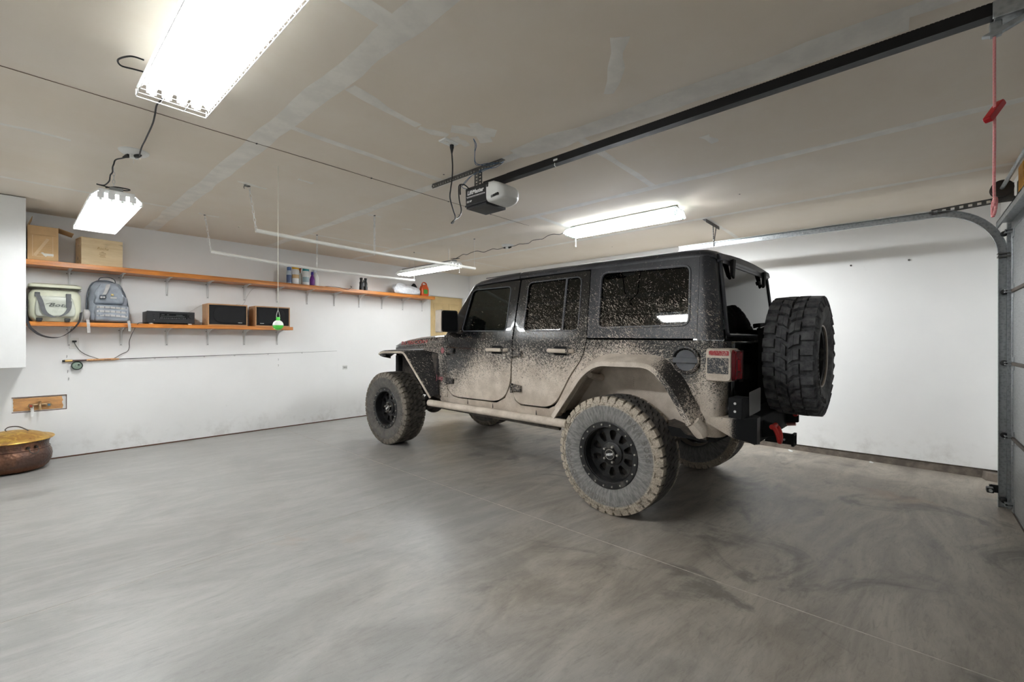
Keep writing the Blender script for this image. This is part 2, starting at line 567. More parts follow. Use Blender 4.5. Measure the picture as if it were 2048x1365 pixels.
# entry door in the back wall
M_DOORTAN = mat('tan door enamel', rgb(214, 188, 138), 0.42, var=0.03)
door1 = struct(bpy.data.objects.new('door_1', None)); COL.objects.link(door1)
door1.location = (DX0, YB, 0)
W_ = DX1 - DX0
MB().box(.028, W_ - .028, .028, .066, .006, DZ1 - .022).build('door_slab', M_DOORTAN, door1, bevel=.002)
for col in (0.115, 0.475):
    for z0, z1 in ((.20, .78), (.98, 1.58), (1.68, 1.90)):
        q = MB()
        q.loft([[V(col, .0285, z0), V(col + .25, .0285, z0), V(col + .25, .0285, z1), V(col, .0285, z1)],
                [V(col + .006, .021, z0 + .006), V(col + .244, .021, z0 + .006), V(col + .244, .021, z1 - .006), V(col + .006, .021, z1 - .006)],
                [V(col + .03, .026, z0 + .03), V(col + .22, .026, z0 + .03), V(col + .22, .026, z1 - .03), V(col + .03, .026, z1 - .03)],
                [V(col + .045, .020, z0 + .045), V(col + .205, .020, z0 + .045), V(col + .205, .020, z1 - .045), V(col + .045, .020, z1 - .045)]])
        q.build('door_panel', M_DOORTAN, door1, smooth=0)
fr = MB()
fr.box(0.0, .024, -.004, .11, 0, DZ1 - .0); fr.box(W_ - .024, W_, -.004, .11, 0, DZ1); fr.box(.024, W_ - .024, -.004, .11, DZ1 - .02, DZ1)
fr.build('door_frame', M_PAINTW, door1, bevel=.002)
k = MB(); k.lathe([(0, -.06), (.022, -.058), (.028, -.045), (.022, -.03), (.012, -.022), (.012, 0), (.03, 0), (.03, .006)], 16, Matrix.Translation((.09, .03, 1.0)) @ Matrix.Rotation(-PI / 2, 4, 'X'))
k.build('door_knob', mat('satin nickel', rgb(170, 165, 155), 0.3, 1.0), door1)
# ------------------------------------------------------------------ garage door, track, opener
def galv_mat():
    t = NT('galvanised steel')
    v = t.coord()
    n = t.voro(v, 55, rnd=1.0)
    s_ = t.noise(t.mapping(v, scale=(1, 1, 7)), 30, 4)
    c = t.mix(t.rng(n, 0.0, 0.7), rgb(150, 154, 156), rgb(178, 182, 184))
    c = t.mix(t.math('MULTIPLY', t.rng(s_, .5, .75), .35), c, rgb(120, 122, 122))
    return t.set(color=c, metal=0.75, rough=0.42)
M_GALV = galv_mat()
M_GALVD = mat('dark punched steel', rgb(104, 103, 100), 0.5, 0.7, var=0.2, scale=20)
M_BLACK = mat('black plastic', rgb(26, 26, 27), 0.45, var=0.2)
M_RUBBER = mat('brown weather strip', rgb(88, 78, 70), 0.7)

def door_skin():
    t = NT('brushed steel door skin')
    p = t.pos()
    n = t.noise(t.mapping(p, scale=(1, 1, 14)), 12, 5, 0.6)
    c = t.mix(t.rng(n, .3, .7), rgb(150, 153, 155), rgb(176, 179, 180))
    return t.set(color=c, metal=0.45, rough=0.4)
M_SKIN = door_skin()
door2 = struct(bpy.data.objects.new('door_2', None)); COL.objects.link(door2)
DYI = -0.575
secs = [(-.072, .475), (.483, 1.028), (1.036, 1.570), (1.578, 2.12)]
for z0, z1 in secs:
    q = MB(); q.box(GX0 + .005, 4.975, DYI - .045, DYI, z0, z1); q.build('door_section', M_SKIN, door2, bevel=.004)
    q = MB(); q.box(4.945, 4.985, DYI - .047, DYI + .006, z0, z1)
    for i in range(12):
        zz = z0 + (z1 - z0) * (i + .5) / 12
        q.box(4.972, 4.9865, DYI - .01, DYI + .008, zz - .012, zz + .004)
    q.build('end_stile', M_GALV, door2, bevel=.002)
for z in (.479, 1.032, 1.574):
    q = MB(); q.box(GX0 + .01, 4.95, DYI - .01, DYI + .012, z - .014, z + .012); q.build('joint_rail', M_RUBBER, door2, bevel=.004)
q = MB()
q.box(GX0 + .01, 4.96, DYI, DYI + .085, 2.088, 2.096); q.box(GX0 + .01, 4.96, DYI + .075, DYI + .085, 2.05, 2.096); q.box(GX0 + .01, 4.96, DYI, DYI + .006, 2.03, 2.12)
q.build('top_strut', M_GALV, door2)
q = MB(); q.box(GX0 + .01, 4.97, DYI - .05, DYI + .006, -.092, -.068); q.build('bottom_seal', mat('brown rubber seal', rgb(70, 60, 52), .8), door2, bevel=.004)
for z in (-.02, .479, 1.032, 1.574, 2.02):
    q = MB(); q.cyl((4.93, DYI + .035, z), (5.045, DYI + .035, z), .0055, n=8)
    q.lathe([(0, -.008), (.016, -.008), (.021, -.005), (.021, .005), (.016, .008), (0, .008)], 14, Matrix.Translation((5.05, DYI + .035, z)) @ Matrix.Rotation(PI / 2, 4, 'Y'))
    q.build('roller', M_BLACK, door2)
    q = MB(); q.box(4.90, 4.975, DYI, DYI + .005, z - .05, z + .05); q.box(4.915, 4.965, DYI, DYI + .045, z - .012, z - .006); q.box(4.915, 4.965, DYI, DYI + .045, z + .006, z + .012)
    q.build('hinge', M_GALV, door2, bevel=.001)

# curved steel track on the right of the garage door
YT = -.535
t = thing('door_track', 'galvanised garage door track curving from upright to horizontal beside the white wall', 'track', (5.05, YT, fz(YT)))
fl = fz(YT)
path = [V(0, 0, 0), V(0, 0, 1.72)]
R_ = .38
for i in range(1, 13):
    a = (PI / 2) * i / 12
    path.append(V(0, R_ - R_ * math.cos(a), 1.86 - fl + R_ * math.sin(a) - .0))
path[1] = V(0, 0, 1.86 - fl)
path.append(V(0, 1.963 - YT, 2.235 - fl + .012))
def track_section(mb, path):
    prof = [(-.004, -.026), (.026, -.026), (.026, .026), (-.004, .026), (-.004, .023), (.023, .023), (.023, -.023), (-.004, -.023)]
    rings = []
    for i, p in enumerate(path):
        d = (path[min(i + 1, len(path) - 1)] - path[max(i - 1, 0)]).normalized()
        nrm = V(1, 0, 0).cross(d)
        rings.append([p + V(1, 0, 0) * a + nrm * b for a, b in prof])
    mb.loft(rings, True, True)
mb = MB(); track_section(mb, path[:2]); mb.build('upright_rail', M_GALV, t, smooth=30)
mb = MB(); track_section(mb, path[1:]); mb.build('curved_rail', M_GALV, t, smooth=30)
for y in (.62, .95, 1.3, 1.65, 2.0, 2.3):
    z = 2.228 - fl + .012 * (y - .4) / 2
    MB().cyl((-.007, y + .0, z), (.0, y, z), .006, n=8).build('bolt', mat('bright bolt zinc', rgb(200, 200, 198), .3, .9), t)
mb = MB(); mb.box(-.012, .03, -.075, -.02, .0, 2.2 - fl); mb.build('jamb_angle', M_GALV, t)
mb = MB()
mb.box(-.03, .03, -.07, .03, 1.84 - fl, 1.852 - fl); mb.box(-.03, .03, -.07, .03, 1.865 - fl, 1.874 - fl)
mb.build('splice_plate', M_GALVD, t)
# punched angle from the curve back to the wall above the door
mb = MB()
def punched(mb, a, b, w, n, th=.003, side=V(0, 0, 1)):
    """perforated flat strap: two edge strips with rungs between the holes"""
    a = V(*a); b = V(*b); d = (b - a).normalized(); L = (b - a).length; nn = d.cross(side).normalized() * th
    def bar(p, q, hw):
        e = (q - p).normalized().cross(nn.normalized()) * hw
        mb.hexa([p - e, q - e, q + e, p + e, p - e + nn, q - e + nn, q + e + nn, p + e + nn])
    bar(a + side * (w * .36), b + side * (w * .36), w * .14); bar(a - side * (w * .36), b - side * (w * .36), w * .14)
    for i in range(n + 1):
        p = a + d * (L * i / n)
        h = min(L / n * .27, .014)
        e = d * h
        mb.hexa([p - e - side * w * .24, p + e - side * w * .24, p + e + side * w * .24, p - e + side * w * .24,
                 p - e - side * w * .24 + nn, p + e - side * w * .24 + nn, p + e + side * w * .24 + nn, p - e + side * w * .24 + nn])
punched(mb, (.015, .40, 2.262 - fl), (.015, -.05, 2.292 - fl), .045, 9)
mb.build('punched_angle', M_GALVD, t, smooth=0)

t = thing('track_hanger', 'perforated dark steel hanger holding the end of the door track under the ceiling', 'bracket', (5.03, 1.60, ZC))
mb = MB(); mb.box(-.21, .22, -.018, .018, -.004, 0); mb.box(-.21, .22, -.018, -.014, -.034, 0); mb.build('ceiling_angle', M_GALVD, t)
mb = MB(); punched(mb, (.0, -.02, -.02), (.012, -.02, -.25), .032, 9, side=V(1, 0, 0)); mb.build('drop_strap', M_GALVD, t, smooth=0)
mb = MB(); punched(mb, (.12, -.014, -.02), (.025, -.014, -.24), .028, 9, side=V(1, 0, 0)); mb.build('brace_strap', M_GALVD, t, smooth=0)

# torsion shaft with cable drum
t = thing('torsion_shaft', 'steel torsion shaft with round black cable drum above the garage door', 'shaft', (4.98, -.52, 2.35))
mb = MB(); mb.cyl((-5.2, 0, 0), (.10, 0, 0), .0127, n=14); mb.build('shaft', M_GALV, t)
mb = MB(); mb.lathe([(.014, -.035), (.05, -.035), (.062, -.03), (.055, -.02), (.054, .02), (.062, .03), (.058, .036), (.02, .04), (.014, .045)], 32, Matrix.Rotation(PI / 2, 4, 'Y'))
mb.build('cable_drum', mat('dark cast drum', rgb(62, 56, 52), .5, .5), t)
mb = MB(); mb.box(.055, .065, -.07, .03, -.09, .05); mb.box(.0, .065, -.09, -.085, -.10, .05); mb.build('bearing_plate', M_GALVD, t)
tag(MB().box(4.62, 4.80, YF, YF + .038, 2.18, 2.44).build('wood_pad', mat('amber stained pad', rgb(196, 142, 58), .5, var=.2, scale=5, stretch=(6, 6, 1)), bevel=.003),
    'amber wooden mounting pad on the wall behind the cable drum', 'wood block')

# photo eye at the foot of the track
t = thing('photo_eye', 'small black safety sensor on a bracket low on the door track', 'sensor', (4.99, -.46, .06))
mb = MB(); mb.box(-.035, .03, -.02, .02, -.018, .02); mb.build('housing', M_BLACK, t, bevel=.006)
mb = MB(); mb.cyl((-.052, 0, .004), (-.034, 0, .004), .011, n=14); mb.build('lens', mat('clear lens', rgb(205, 205, 200), .1), t)
mb = MB(); mb.box(.03, .062, -.006, .0, -.03, .03); mb.box(.056, .062, -.05, .0, -.03, .03); mb.build('bracket', M_BLACK, t)

# opener
OX = 2.29
t = thing('garage_door_opener', 'black and white garage door opener hanging from the ceiling on a punched strap', 'door opener', (OX, 2.28, 2.165))
M_CHAS = mat('dark grey opener steel', rgb(50, 50, 50), .5, .2, var=.1)
M_LENS = mat('milky white lens', rgb(226, 226, 222), .35, var=.03)
mb = MB()
prof = [(-.092, 0.006), (-.105, .012), (-.108, .128), (-.098, .14), (.098, .14), (.108, .128), (.105, .012), (.092, .006)]
mb.loft([[V(x, y, z) for x, z in prof] for y in (-.10, .115)], True, True)
mb.build('chassis', M_CHAS, t, bevel=.003)
mb = MB(); mb.box(-.112, -.100, -.10, .118, .0, .012); mb.box(-.10, .1, -.09, .115, -.012, .008); mb.build('base_pan', mat('charcoal base', rgb(44, 44, 46), .45), t, bevel=.003)
mb = MB()
def lens_ring(y, sx, z0, z1):
    pts = rpoly([(-sx, z0), (sx, z0), (sx, z1), (-sx, z1)], .035, 5)
    return [V(a, y, b) for a, b in pts]
mb.loft([lens_ring(-.098, .110, .0, .141), lens_ring(-.15, .111, -.002, .138), lens_ring(-.195, .104, .004, .120), lens_ring(-.225, .088, .016, .096), lens_ring(-.237, .06, .03, .075)], True, True)
mb.build('light_lens', M_LENS, t, smooth=50)
mb = MB(); mb.box(-.1125, -.108, -.118, -.101, .098, .128); mb.build('lens_notch', M_BLACK, t, bevel=.004)
mb = MB()
for i in range(7):
    mb.box(-.1125, -.098, -.150 - i * .0095, -.1455 - i * .0095, .016 + i * .0015, .032 + i * .0015)
mb.build('vent_slots', M_BLACK, t)
M_PRINTW = mat('white print', rgb(236, 236, 234), .5, var=.01)
def opener_face(x, y, z, c=0):
    return lambda a, b, d: V(-.1085 - .0006 - d, y - a, z + b)
txt = text_mb('LiftMaster', .040, .0006, opener_face(0, .012, .094), shear=.15, bold=.0014); txt.build('brand_print', M_PRINTW, t, smooth=0)
txt = text_mb('1/2 HP', .019, .0006, opener_face(0, .075, .033), bold=.0006); txt.build('power_print', M_PRINTW, t, smooth=0)
mb = MB(); mb.box(-.1095, -.1086, -.085, .102, .0655, .069)
for i in range(14):
    mb.box(-.1095, -.1086, -.084 + i * .0133, -.078 + i * .0133, .0595, .0632)
mb.build('tagline_print', M_PRINTW, t)
# strap to the ceiling bar
for sx in (-.020, .016):
    mb = MB(); punched(mb, (sx, .09, .14), (sx, .09, .285), .042, 6, side=V(0, 1, 0)); mb.build('hanging_strap', M_GALVD, t, smooth=0)
# rail, chain and trolley
M_RAIL = mat('black powder coat rail', rgb(22, 22, 24), .4, .3)
mb = MB()
rail = [V(-.0, .02, .1425), V(0, -2.78, .17)]
def rail_ring(p):
    return [p + V(a, 0, b) for a, b in ((-.024, 0), (.024, 0), (.024, .044), (.010, .044), (.010, .014), (-.010, .014), (-.010, .044), (-.024, .044))]
mb.loft([rail_ring(p) for p in rail], True, True); mb.build('rail', M_RAIL, t, smooth=0)
mb = MB()
for i in range(190):
    y = -.2 - i * .0133
    z = .145 + .025 * (-y - .16) / 2.62 + .046
    mb.box(-.005, .005, y - .0048, y + .0048, z, z + .009)
mb.build('drive_chain', mat('oily chain', rgb(30, 29, 28), .45, .6), t)
mb = MB(); mb.tube([V(-.026, -.62, .15), V(-.028, -.62, .135), V(-.027, -.63, .125)], .003, 6); mb.box(-.027, -.0245, -.64, -.61, .165, .176); mb.build('rail_clip', M_PRINTW, t)
mb = MB()
mb.box(-.032, .032, -2.72, -2.50, .150, .158); mb.box(-.034, -.026, -2.72, -2.495, .150, .21); mb.box(.026, .034, -2.72, -2.495, .150, .21)
mb.hexa([V(-.012, -2.50, .10), V(.012, -2.50, .10), V(.012, -2.47, .11), V(-.012, -2.47, .11), V(-.012, -2.62, .15), V(.012, -2.62, .15), V(.012, -2.58, .15), V(-.012, -2.58, .15)])
mb.box(-.010, .010, -2.52, -2.49, .10, .15)
mb.build('trolley', M_GALV, t, bevel=.002)
mb = MB(); mb.tube([V(0, -2.68, .16), V(0, -2.74, .06), V(0, -2.80, -.06)], .012, 8, flat=.4); mb.build('door_arm', M_GALV, t)

# red release rope
M_ROPE = NT('red and white cord')
zc = M_ROPE.sep(M_ROPE.coord())[2]
stripe = M_ROPE.math('FRACT', M_ROPE.math('MULTIPLY', zc, 210.0))
M_ROPE = M_ROPE.set(color=M_ROPE.mix(M_ROPE.rng(stripe, .42, .58, smooth=False), rgb(216, 70, 76), rgb(238, 206, 202)), rough=.8)
t = thing('release_rope', 'red and white emergency release cord with red T-handle hanging from the opener rail', 'rope', (OX, -.222, 1.64))
mb = MB(); mb.tube(smooth_path([V(0, 0, .655), V(.001, 0, .5), V(-.002, 0, .36), V(.001, 0, .24), V(-.002, .001, .12), V(-.001, 0, .055)], 5), .0042, 8); mb.build('cord', M_ROPE, t)
mb = MB()
loop = smooth_path([V(-.001, 0, .06), V(.012, .004, .04), V(.006, .004, .0), V(-.008, 0, .008), V(-.010, -.004, .045), V(.004, -.004, .062), V(.014, -.002, .05), V(-.014, 0, .058), V(-.012, .002, .03)], 5)
mb.tube(loop, .0042, 8); mb.build('knot', M_ROPE, t)
mb = MB()
hp = rpoly([(-.048, -.011), (.048, -.011), (.048, .011), (-.048, .011)], .007, 3)
Mh = Matrix.Translation((0, 0, .365)) @ Matrix.Rotation(-.65, 4, 'Z') @ Matrix.Rotation(-.85, 4, 'Y')
mb.prism(hp, lambda a, b: Mh @ V(a, -.011, b), lambda a, b: Mh @ V(a, .011, b)); mb.build('handle', mat('red plastic', rgb(196, 26, 34), .35), t, bevel=.002)

# punched angle bar under the ceiling that carries the opener
t = thing('ceiling_angle_bar', 'perforated steel angle bar screwed to the ceiling above the opener', 'bracket', (OX, 2.12, ZC))
mb = MB(); mb.box(-.018, .018, 0, .775, -.0035, 0); mb.build('flat_leg', M_GALVD, t)
mb = MB(); punched(mb, (-.018, .004, -.019), (-.018, .77, -.019), .036, 26); mb.build('punched_leg', M_GALVD, t, smooth=0)

# square ceiling outlet with black power cord
M_WHITEP = mat('white plastic', rgb(236, 236, 232), .4, var=.02)
M_CORD = mat('black cord', rgb(24, 24, 24), .5)
t = thing('ceiling_outlet', 'white square outlet plate on the ceiling beside the opener', 'outlet', (1.86, 2.20, ZC))
mb = MB(); mb.loft([[V(a, b, 0) for a, b in rpoly([(-.058, -.036), (.058, -.036), (.058, .036), (-.058, .036)], .006, 3)], [V(a, b, -.009) for a, b in rpoly([(-.055, -.033), (.055, -.033), (.055, .033), (-.055, .033)], .006, 3)]]); mb.build('plate', M_WHITEP, t, bevel=.002)
mb = MB()
for x in (-.022, .022):
    mb.loft([[V(x + a, b, -.009) for a, b in rpoly([(-.017, -.014), (.017, -.014), (.017, .014), (-.017, .014)], .008, 4)], [V(x + a, b, -.0115) for a, b in rpoly([(-.016, -.013), (.016, -.013), (.016, .013), (-.016, .013)], .008, 4)]])
mb.build('receptacle', mat('ivory plastic', rgb(226, 224, 216), .4), t)
t = thing('opener_cord', 'black power cord looping down from ceiling outlet to the opener', 'cord', (1.88, 2.2, 2.0))
mb = MB(); mb.loft([[V(.006 + r * math.cos(k * PI / 5), r * math.sin(k * PI / 5), z) for k in range(10)] for r, z in ((.013, .4625), (.013, .445), (.009, .43), (.005, .41))]); mb.build('plug', M_CORD, t)
pts = [V(.006, 0, .41), V(.012, 0, .33), V(.010, .002, .25), V(-.0, .004, .18), V(-.004, .006, .12), V(.035, .02, .055), V(.062, .03, .015), V(.05, .035, -.022), V(.028, .03, -.03), V(.052, .03, -.006),
       V(.115, .05, .035), V(.15, .07, .09), V(.15, .09, .16), V(.162, .11, .24), V(.19, .13, .285), V(.245, .14, .3), V(.31, .16, .29)]
mb = MB(); mb.tube(smooth_path(pts, 6), .0042, 8); mb.build('cable', M_CORD, t)
t = thing('blue_wire', 'thin blue low voltage wires hanging from a hole in the ceiling beside the angle bar', 'wire', (1.935, 2.05, ZC))
M_BLUE = mat('blue wire', rgb(54, 92, 128), .5)
for dz in (0, .012):
    pts = [V(0, 0, 0), V(.01 + dz, -.005, -.035), V(.012, .0, -.075 - dz), V(.05, .03, -.13 - dz), V(.15, .03, -.115 + dz), V(.26, .01, -.07), V(.335, .05, -.03), V(.34, .13, -.035 - dz), V(.335, .25, -.045 + dz), V(.33, .36, -.05), V(.30, .40, -.09 - dz), V(.27, .41, -.14), V(.275, .36, -.165)]
    mb = MB(); mb.tube(smooth_path(pts, 5), .0019, 6); mb.build('wire_strand', M_BLUE, t)
mb = MB(); mb.tube(smooth_path([V(.27, .42, -.12), V(.262, .42, -.16), V(.255, .41, -.2)], 4), .005, 6); mb.build('tape_wrap', M_CORD, t)

# thin brown wire stapled along the ceiling
t = thing('bell_wire', 'thin brown wire stapled straight across the ceiling', 'wire', (1.0, 3.138, ZC))
M_BELL = mat('brown bell wire', rgb(120, 98, 80), .6)
pts = [V(-2.3 + i * .3, random.uniform(-.002, .002), -.0018) for i in range(18)]
mb = MB(); mb.tube(smooth_path(pts, 2), .0019, 6); mb.build('strand', M_BELL, t)
for x in (.05, .87, 1.65, 2.2):
    MB().box(x - .004, x + .004, -.006, .006, -.006, .0).build('staple', M_SCREW, t)
# ------------------------------------------------------------------ shop lights
def tube_mat(k):
    return emit_mat('glowing fluorescent tube %.2f' % k, (0.955, 0.985, 1.0), TUBE_STRENGTH * k)
def reflector_mat(k):
    # white reflector; translucency added to leak light up and brighten the ceiling
    t = NT('white reflector with added translucency %.2f' % k)
    tr = t.node('ShaderNodeBsdfTranslucent'); tr.inputs[0].default_value = (.92, .94, .95, 1)
    mx = t.node('ShaderNodeMixShader'); mx.inputs[0].default_value = k
    t.set(color=rgb(242, 242, 240), rough=.35)
    t.link(t.bsdf.outputs[0], mx.inputs[1]); t.link(tr.outputs[0], mx.inputs[2]); t.link(mx.outputs[0], t.out.inputs[0])
    return t.m
M_ENAMEL = mat('grey enamel end plate', rgb(214, 215, 214), .4, var=.02)
M_BALLAST = mat('grey ballast sheet', rgb(150, 152, 152), .45, .4)
M_SOCKET = mat('white lamp socket', rgb(225, 228, 224), .4)
M_SOCKETG = mat('teal lamp socket', rgb(98, 142, 132), .4)
M_WIRE = mat('white wire', rgb(238, 238, 236), .4, var=.02)
M_CHAIN = mat('zinc chain', rgb(222, 222, 220), .35, .3)
LW, LL = .275, 1.235
def shop_light(label, x, y0, z, guard, drop, sock, pull=None, power=1.0, glow=.3):
    M_TUBE = tube_mat(power); M_REFL = reflector_mat(glow)
    """x centre, y0 near end, z of the lower rim; drop = chain length to the ceiling"""
    t = thing('shop_light', label, 'ceiling light', (x, y0, z), 0, 'four tube shop lights')
    pr = [(-LW / 2, 0), (-LW / 2 - .004, .010), (-LW / 2 + .045, .058), (LW / 2 - .045, .058), (LW / 2 + .004, .010), (LW / 2, 0),
          (LW / 2 - .004, .009), (LW / 2 - .047, .054), (-LW / 2 + .047, .054), (-LW / 2 + .004, .009)]
    mb = MB(); mb.loft([[V(a, yy, b) for a, b in pr] for yy in (0, LL)], True, True); mb.build('reflector', M_REFL, t, smooth=30)
    mb = MB(); mb.box(-.036, .036, .02, LL - .02, .058, .092); mb.build('ballast_box', M_BALLAST, t, bevel=.004)
    for e, yy in ((0, .0), (1, LL)):
        mb = MB()
        s_ = 1 if e == 0 else -1
        mb.box(-LW / 2 + .04, LW / 2 - .04, yy - .002 * s_, yy + .004 * s_, .036, .064)
        for i in range(4):
            xc = (-1.5 + i) * .058
            mb.box(xc - .019, xc + .019, yy - .002 * s_, yy + .006 * s_, -.004, .038)
        mb.build('end_plate', M_REFL, t, bevel=.002)
    for i in range(4):
        xc = (-1.5 + i) * .058
        mb = MB(); mb.cyl((xc, .022, .002), (xc, LL - .022, .002), .0125, n=8); mb.build('fluorescent_tube', M_TUBE, t)
        for yy in (.006, LL - .022):
            mb = MB(); mb.box(xc - .009, xc + .009, yy, yy + .016, -.014, .05); mb.build('lamp_socket', sock, t, bevel=.004)
    if guard:
        mb = MB(); zz = -.018
        for xx in (-LW / 2, -LW / 2 * .34, LW / 2 * .34, LW / 2):
            mb.tube([V(xx, .0, zz), V(xx, LL + .035, zz)], .0017, 5)
        n = guard
        for i in range(n + 1):
            yy = (LL + .035) * i / n
            mb.tube([V(-LW / 2, yy, zz + .012), V(-LW / 2, yy, zz), V(LW / 2, yy, zz), V(LW / 2, yy, zz + .012)], .0013 if i not in (0, n) else .0024, 5)
        for yy in (.0, LL * .5, LL + .03):
            for xx in (-LW / 2, LW / 2):
                mb.tube([V(xx, yy, zz), V(xx, yy, .012)], .003, 5)
        mb.build('wire_guard', M_WIRE, t, smooth=40)
    for yy in (.16, LL - .16):
        mb = MB()
        if drop > .12:
            chain_mb(mb, (0, yy, .092), (0, yy, .092 + drop), .028, .007, .0016)
        else:
            mb.tube([V(0, yy, .09), V(0, yy, .092 + drop)], .003, 6)
        mb.build('hanging_chain', M_CHAIN, t)
    if pull:
        mb = MB(); yy, ll = pull
        mb.tube([V(0.06, yy, .03), V(.06, yy, -ll)], .0022, 6); mb.sphere((.06, yy, -ll - .008), .007, 10, 6)
        mb.build('pull_chain', M_WIRE, t)
    return t
L1 = shop_light('large bright shop light with wire guard, nearest the camera at the top edge', .52, 1.40, 2.352, 26, ZC - 2.352 - .092, M_SOCKET, power=.60, glow=.30)
L2 = shop_light('shop light with wire guard hanging over the cardboard box', .50, 4.21, 2.205, 34, ZC - 2.205 - .092, M_SOCKET, power=.46, glow=.12)
L3 = shop_light('shop light with teal lamp sockets close under the ceiling right of the opener', 4.16, 1.60, 2.372, 0, ZC - 2.372 - .092, M_SOCKETG, (1.20, .10), power=2.15, glow=.70)
L4 = shop_light('farthest shop light hanging by the back corner behind the white pipe', 4.02, 4.60, 2.215, 0, ZC - 2.215 - .092, M_SOCKET, (.0, .07), power=.29, glow=.10)

def round_outlet(x, y, label):
    t = thing('round_outlet', label, 'outlet', (x, y, ZC), 0, 'round ceiling outlets')
    mb = MB(); mb.lathe([(0, -.024), (.03, -.024), (.066, -.018), (.080, -.007), (.082, 0), (0, 0)], 28); mb.build('cover', M_WHITEP, t)
    mb = MB(); mb.box(-.024, .024, -.017, .017, -.046, -.02); mb.build('receptacle', M_WHITEP, t, bevel=.004)
    mb = MB(); mb.tube([V(.0, .02, -.02), V(.0, .02, -.075)], .0014, 5); mb.build('pull_string', M_WIRE, t)
    return t
round_outlet(.548, 3.895, 'round white ceiling lampholder outlet between the two guarded shop lights')
round_outlet(4.382, 3.986, 'small round white ceiling outlet above the vehicle roof with two cords')

def cord(name, label, pts, r=.0042, plug_at=None, loc=(0, 0, 0)):
    t = thing(name, label, 'cord', loc)
    L_ = V(*loc)
    mb = MB(); mb.tube([p - L_ for p in smooth_path(pts, 6)], r, 8); mb.build('cable', M_CORD, t)
    for a, b in (plug_at or []):
        mb = MB(); mb.tube([V(*a) - L_, (V(*a) * .6 + V(*b) * .4) - L_, V(*b) - L_], [.014, .013, .006], 8); mb.build('plug', M_CORD, t)
    return t
def jit(a, b, n, amp, sag=0.0):
    a = V(*a); b = V(*b)
    return [a + (b - a) * (i / n) + V(random.uniform(-amp, amp), random.uniform(-amp, amp), random.uniform(-amp, amp) - sag * math.sin(PI * i / n)) for i in range(n + 1)]
cord('light_cord', 'black cord from the large shop light to the round ceiling outlet',
     jit((.50, 2.74, 2.44), (.57, 3.87, 2.44), 10, .006) , plug_at=[((.555, 3.885, 2.442), (.575, 3.83, 2.44))], loc=(.5, 2.7, 2.44))
cord('light_cord', 'black cord drooping from the round ceiling outlet to the shop light over the box',
     [V(.53, 3.91, 2.44), V(.50, 3.96, 2.435), V(.47, 4.02, 2.43)] + jit((.465, 4.03, 2.40), (.46, 4.22, 2.33), 5, .006) + [V(.44, 4.30, 2.315), V(.40, 4.28, 2.308), V(.47, 4.33, 2.315), V(.56, 4.36, 2.32), V(.58, 4.30, 2.318), V(.5, 4.27, 2.31), V(.45, 4.31, 2.303)],
     plug_at=[((.525, 3.90, 2.443), (.50, 3.95, 2.437))], loc=(.5, 3.9, 2.4))
cord('light_cord', 'black wavy cord from the small ceiling outlet to the shop light right of the opener',
     jit((4.40, 3.95, 2.44), (4.20, 2.86, 2.452), 12, .012), .0036, plug_at=[((4.39, 3.975, 2.442), (4.395, 3.93, 2.44))], loc=(4.2, 2.9, 2.45))
cord('light_cord', 'black wavy cord from the small ceiling outlet to the farthest shop light',
     jit((4.36, 4.02, 2.44), (4.10, 4.55, 2.38), 8, .016, .0) + [V(4.02, 4.60, 2.325), V(3.96, 4.64, 2.314), V(4.06, 4.66, 2.33), V(4.10, 4.62, 2.34), V(3.98, 4.62, 2.318)], .0036,
     plug_at=[((4.372, 3.998, 2.442), (4.36, 4.04, 2.44))], loc=(4.1, 4.5, 2.35))
lp = smooth_path([V(.385, 2.50, 2.43), V(.345, 2.53, 2.44), V(.315, 2.62, 2.45), V(.33, 2.67, 2.45), V(.37, 2.64, 2.44), V(.40, 2.60, 2.425)], 6)
tag(MB().tube(lp, .0036, 8).build('cord_loop', M_CORD), 'small black cord loop sticking out beside the large guarded shop light', 'cord')

# ------------------------------------------------------------------ hanging pipes
M_PVC = mat('white pvc pipe', rgb(236, 234, 228), .35, var=.03, scale=3)
def pipe(label, y, za, zb, zc_, chains):
    t = thing('hanging_pipe', label, 'pipe', (1.35, y, za), 0, 'pipes hung on chains')
    mb = MB()
    mb.tube(smooth_path([V(0, 0, 0), V(1.08, 0, zb - za), V(2.5, 0, zc_ - za)], 8), .0165, 16, caps=False)
    mb.tube(smooth_path([V(0, 0, 0), V(1.08, 0, zb - za), V(2.5, 0, zc_ - za)], 8), .0140, 16, caps=False)
    mb.build('tube', M_PVC, t)
    for (xc, dz, dbl, kind) in chains:
        x = xc - 1.35; zt = ZC - za
        mb = MB()
        off = (-.055 if x < .05 else 0.0)
        if kind == 'wire':
            mb.tube([V(x, 0, zt), V(x, 0, dz)], .0018, 6)
        else:
            if dbl:
                chain_mb(mb, (x - .004, -.012, dz - .01), (x, 0, zt), .030, .0085, .0019); chain_mb(mb, (x + .004, .014, dz - .01), (x, .004, zt), .030, .0085, .0019)
                mb.tube([V(x, -.014, dz - .008), V(x, -.008, dz - .022), V(x, 0, dz - .028), V(x, .008, dz - .022), V(x, .014, dz - .008)], .0022, 6)
            else:
                chain_mb(mb, (x + .0, 0, dz + .006), (x + off, 0, zt), .030, .0085, .0019)
                mb.tube([V(x, -.016, dz), V(x, 0, dz + .018), V(x, .016, dz)], .002, 6)
        mb.build('chain', M_CHAIN, t)
        mb = MB(); mb.lathe([(0, -.008), (.008, -.007), (.012, 0), (0, 0)], 12, Matrix.Translation((x + off, 0, zt))); mb.build('ceiling_hook', M_SCREW, t)
    return t
pipe('white pipe hung on chains, nearer the opener', 4.05, 2.118, 2.097, 2.105, [(1.352, 0, False, 'c'), (2.449, -.02, True, 'c'), (3.84, -.012, False, 'wire')])
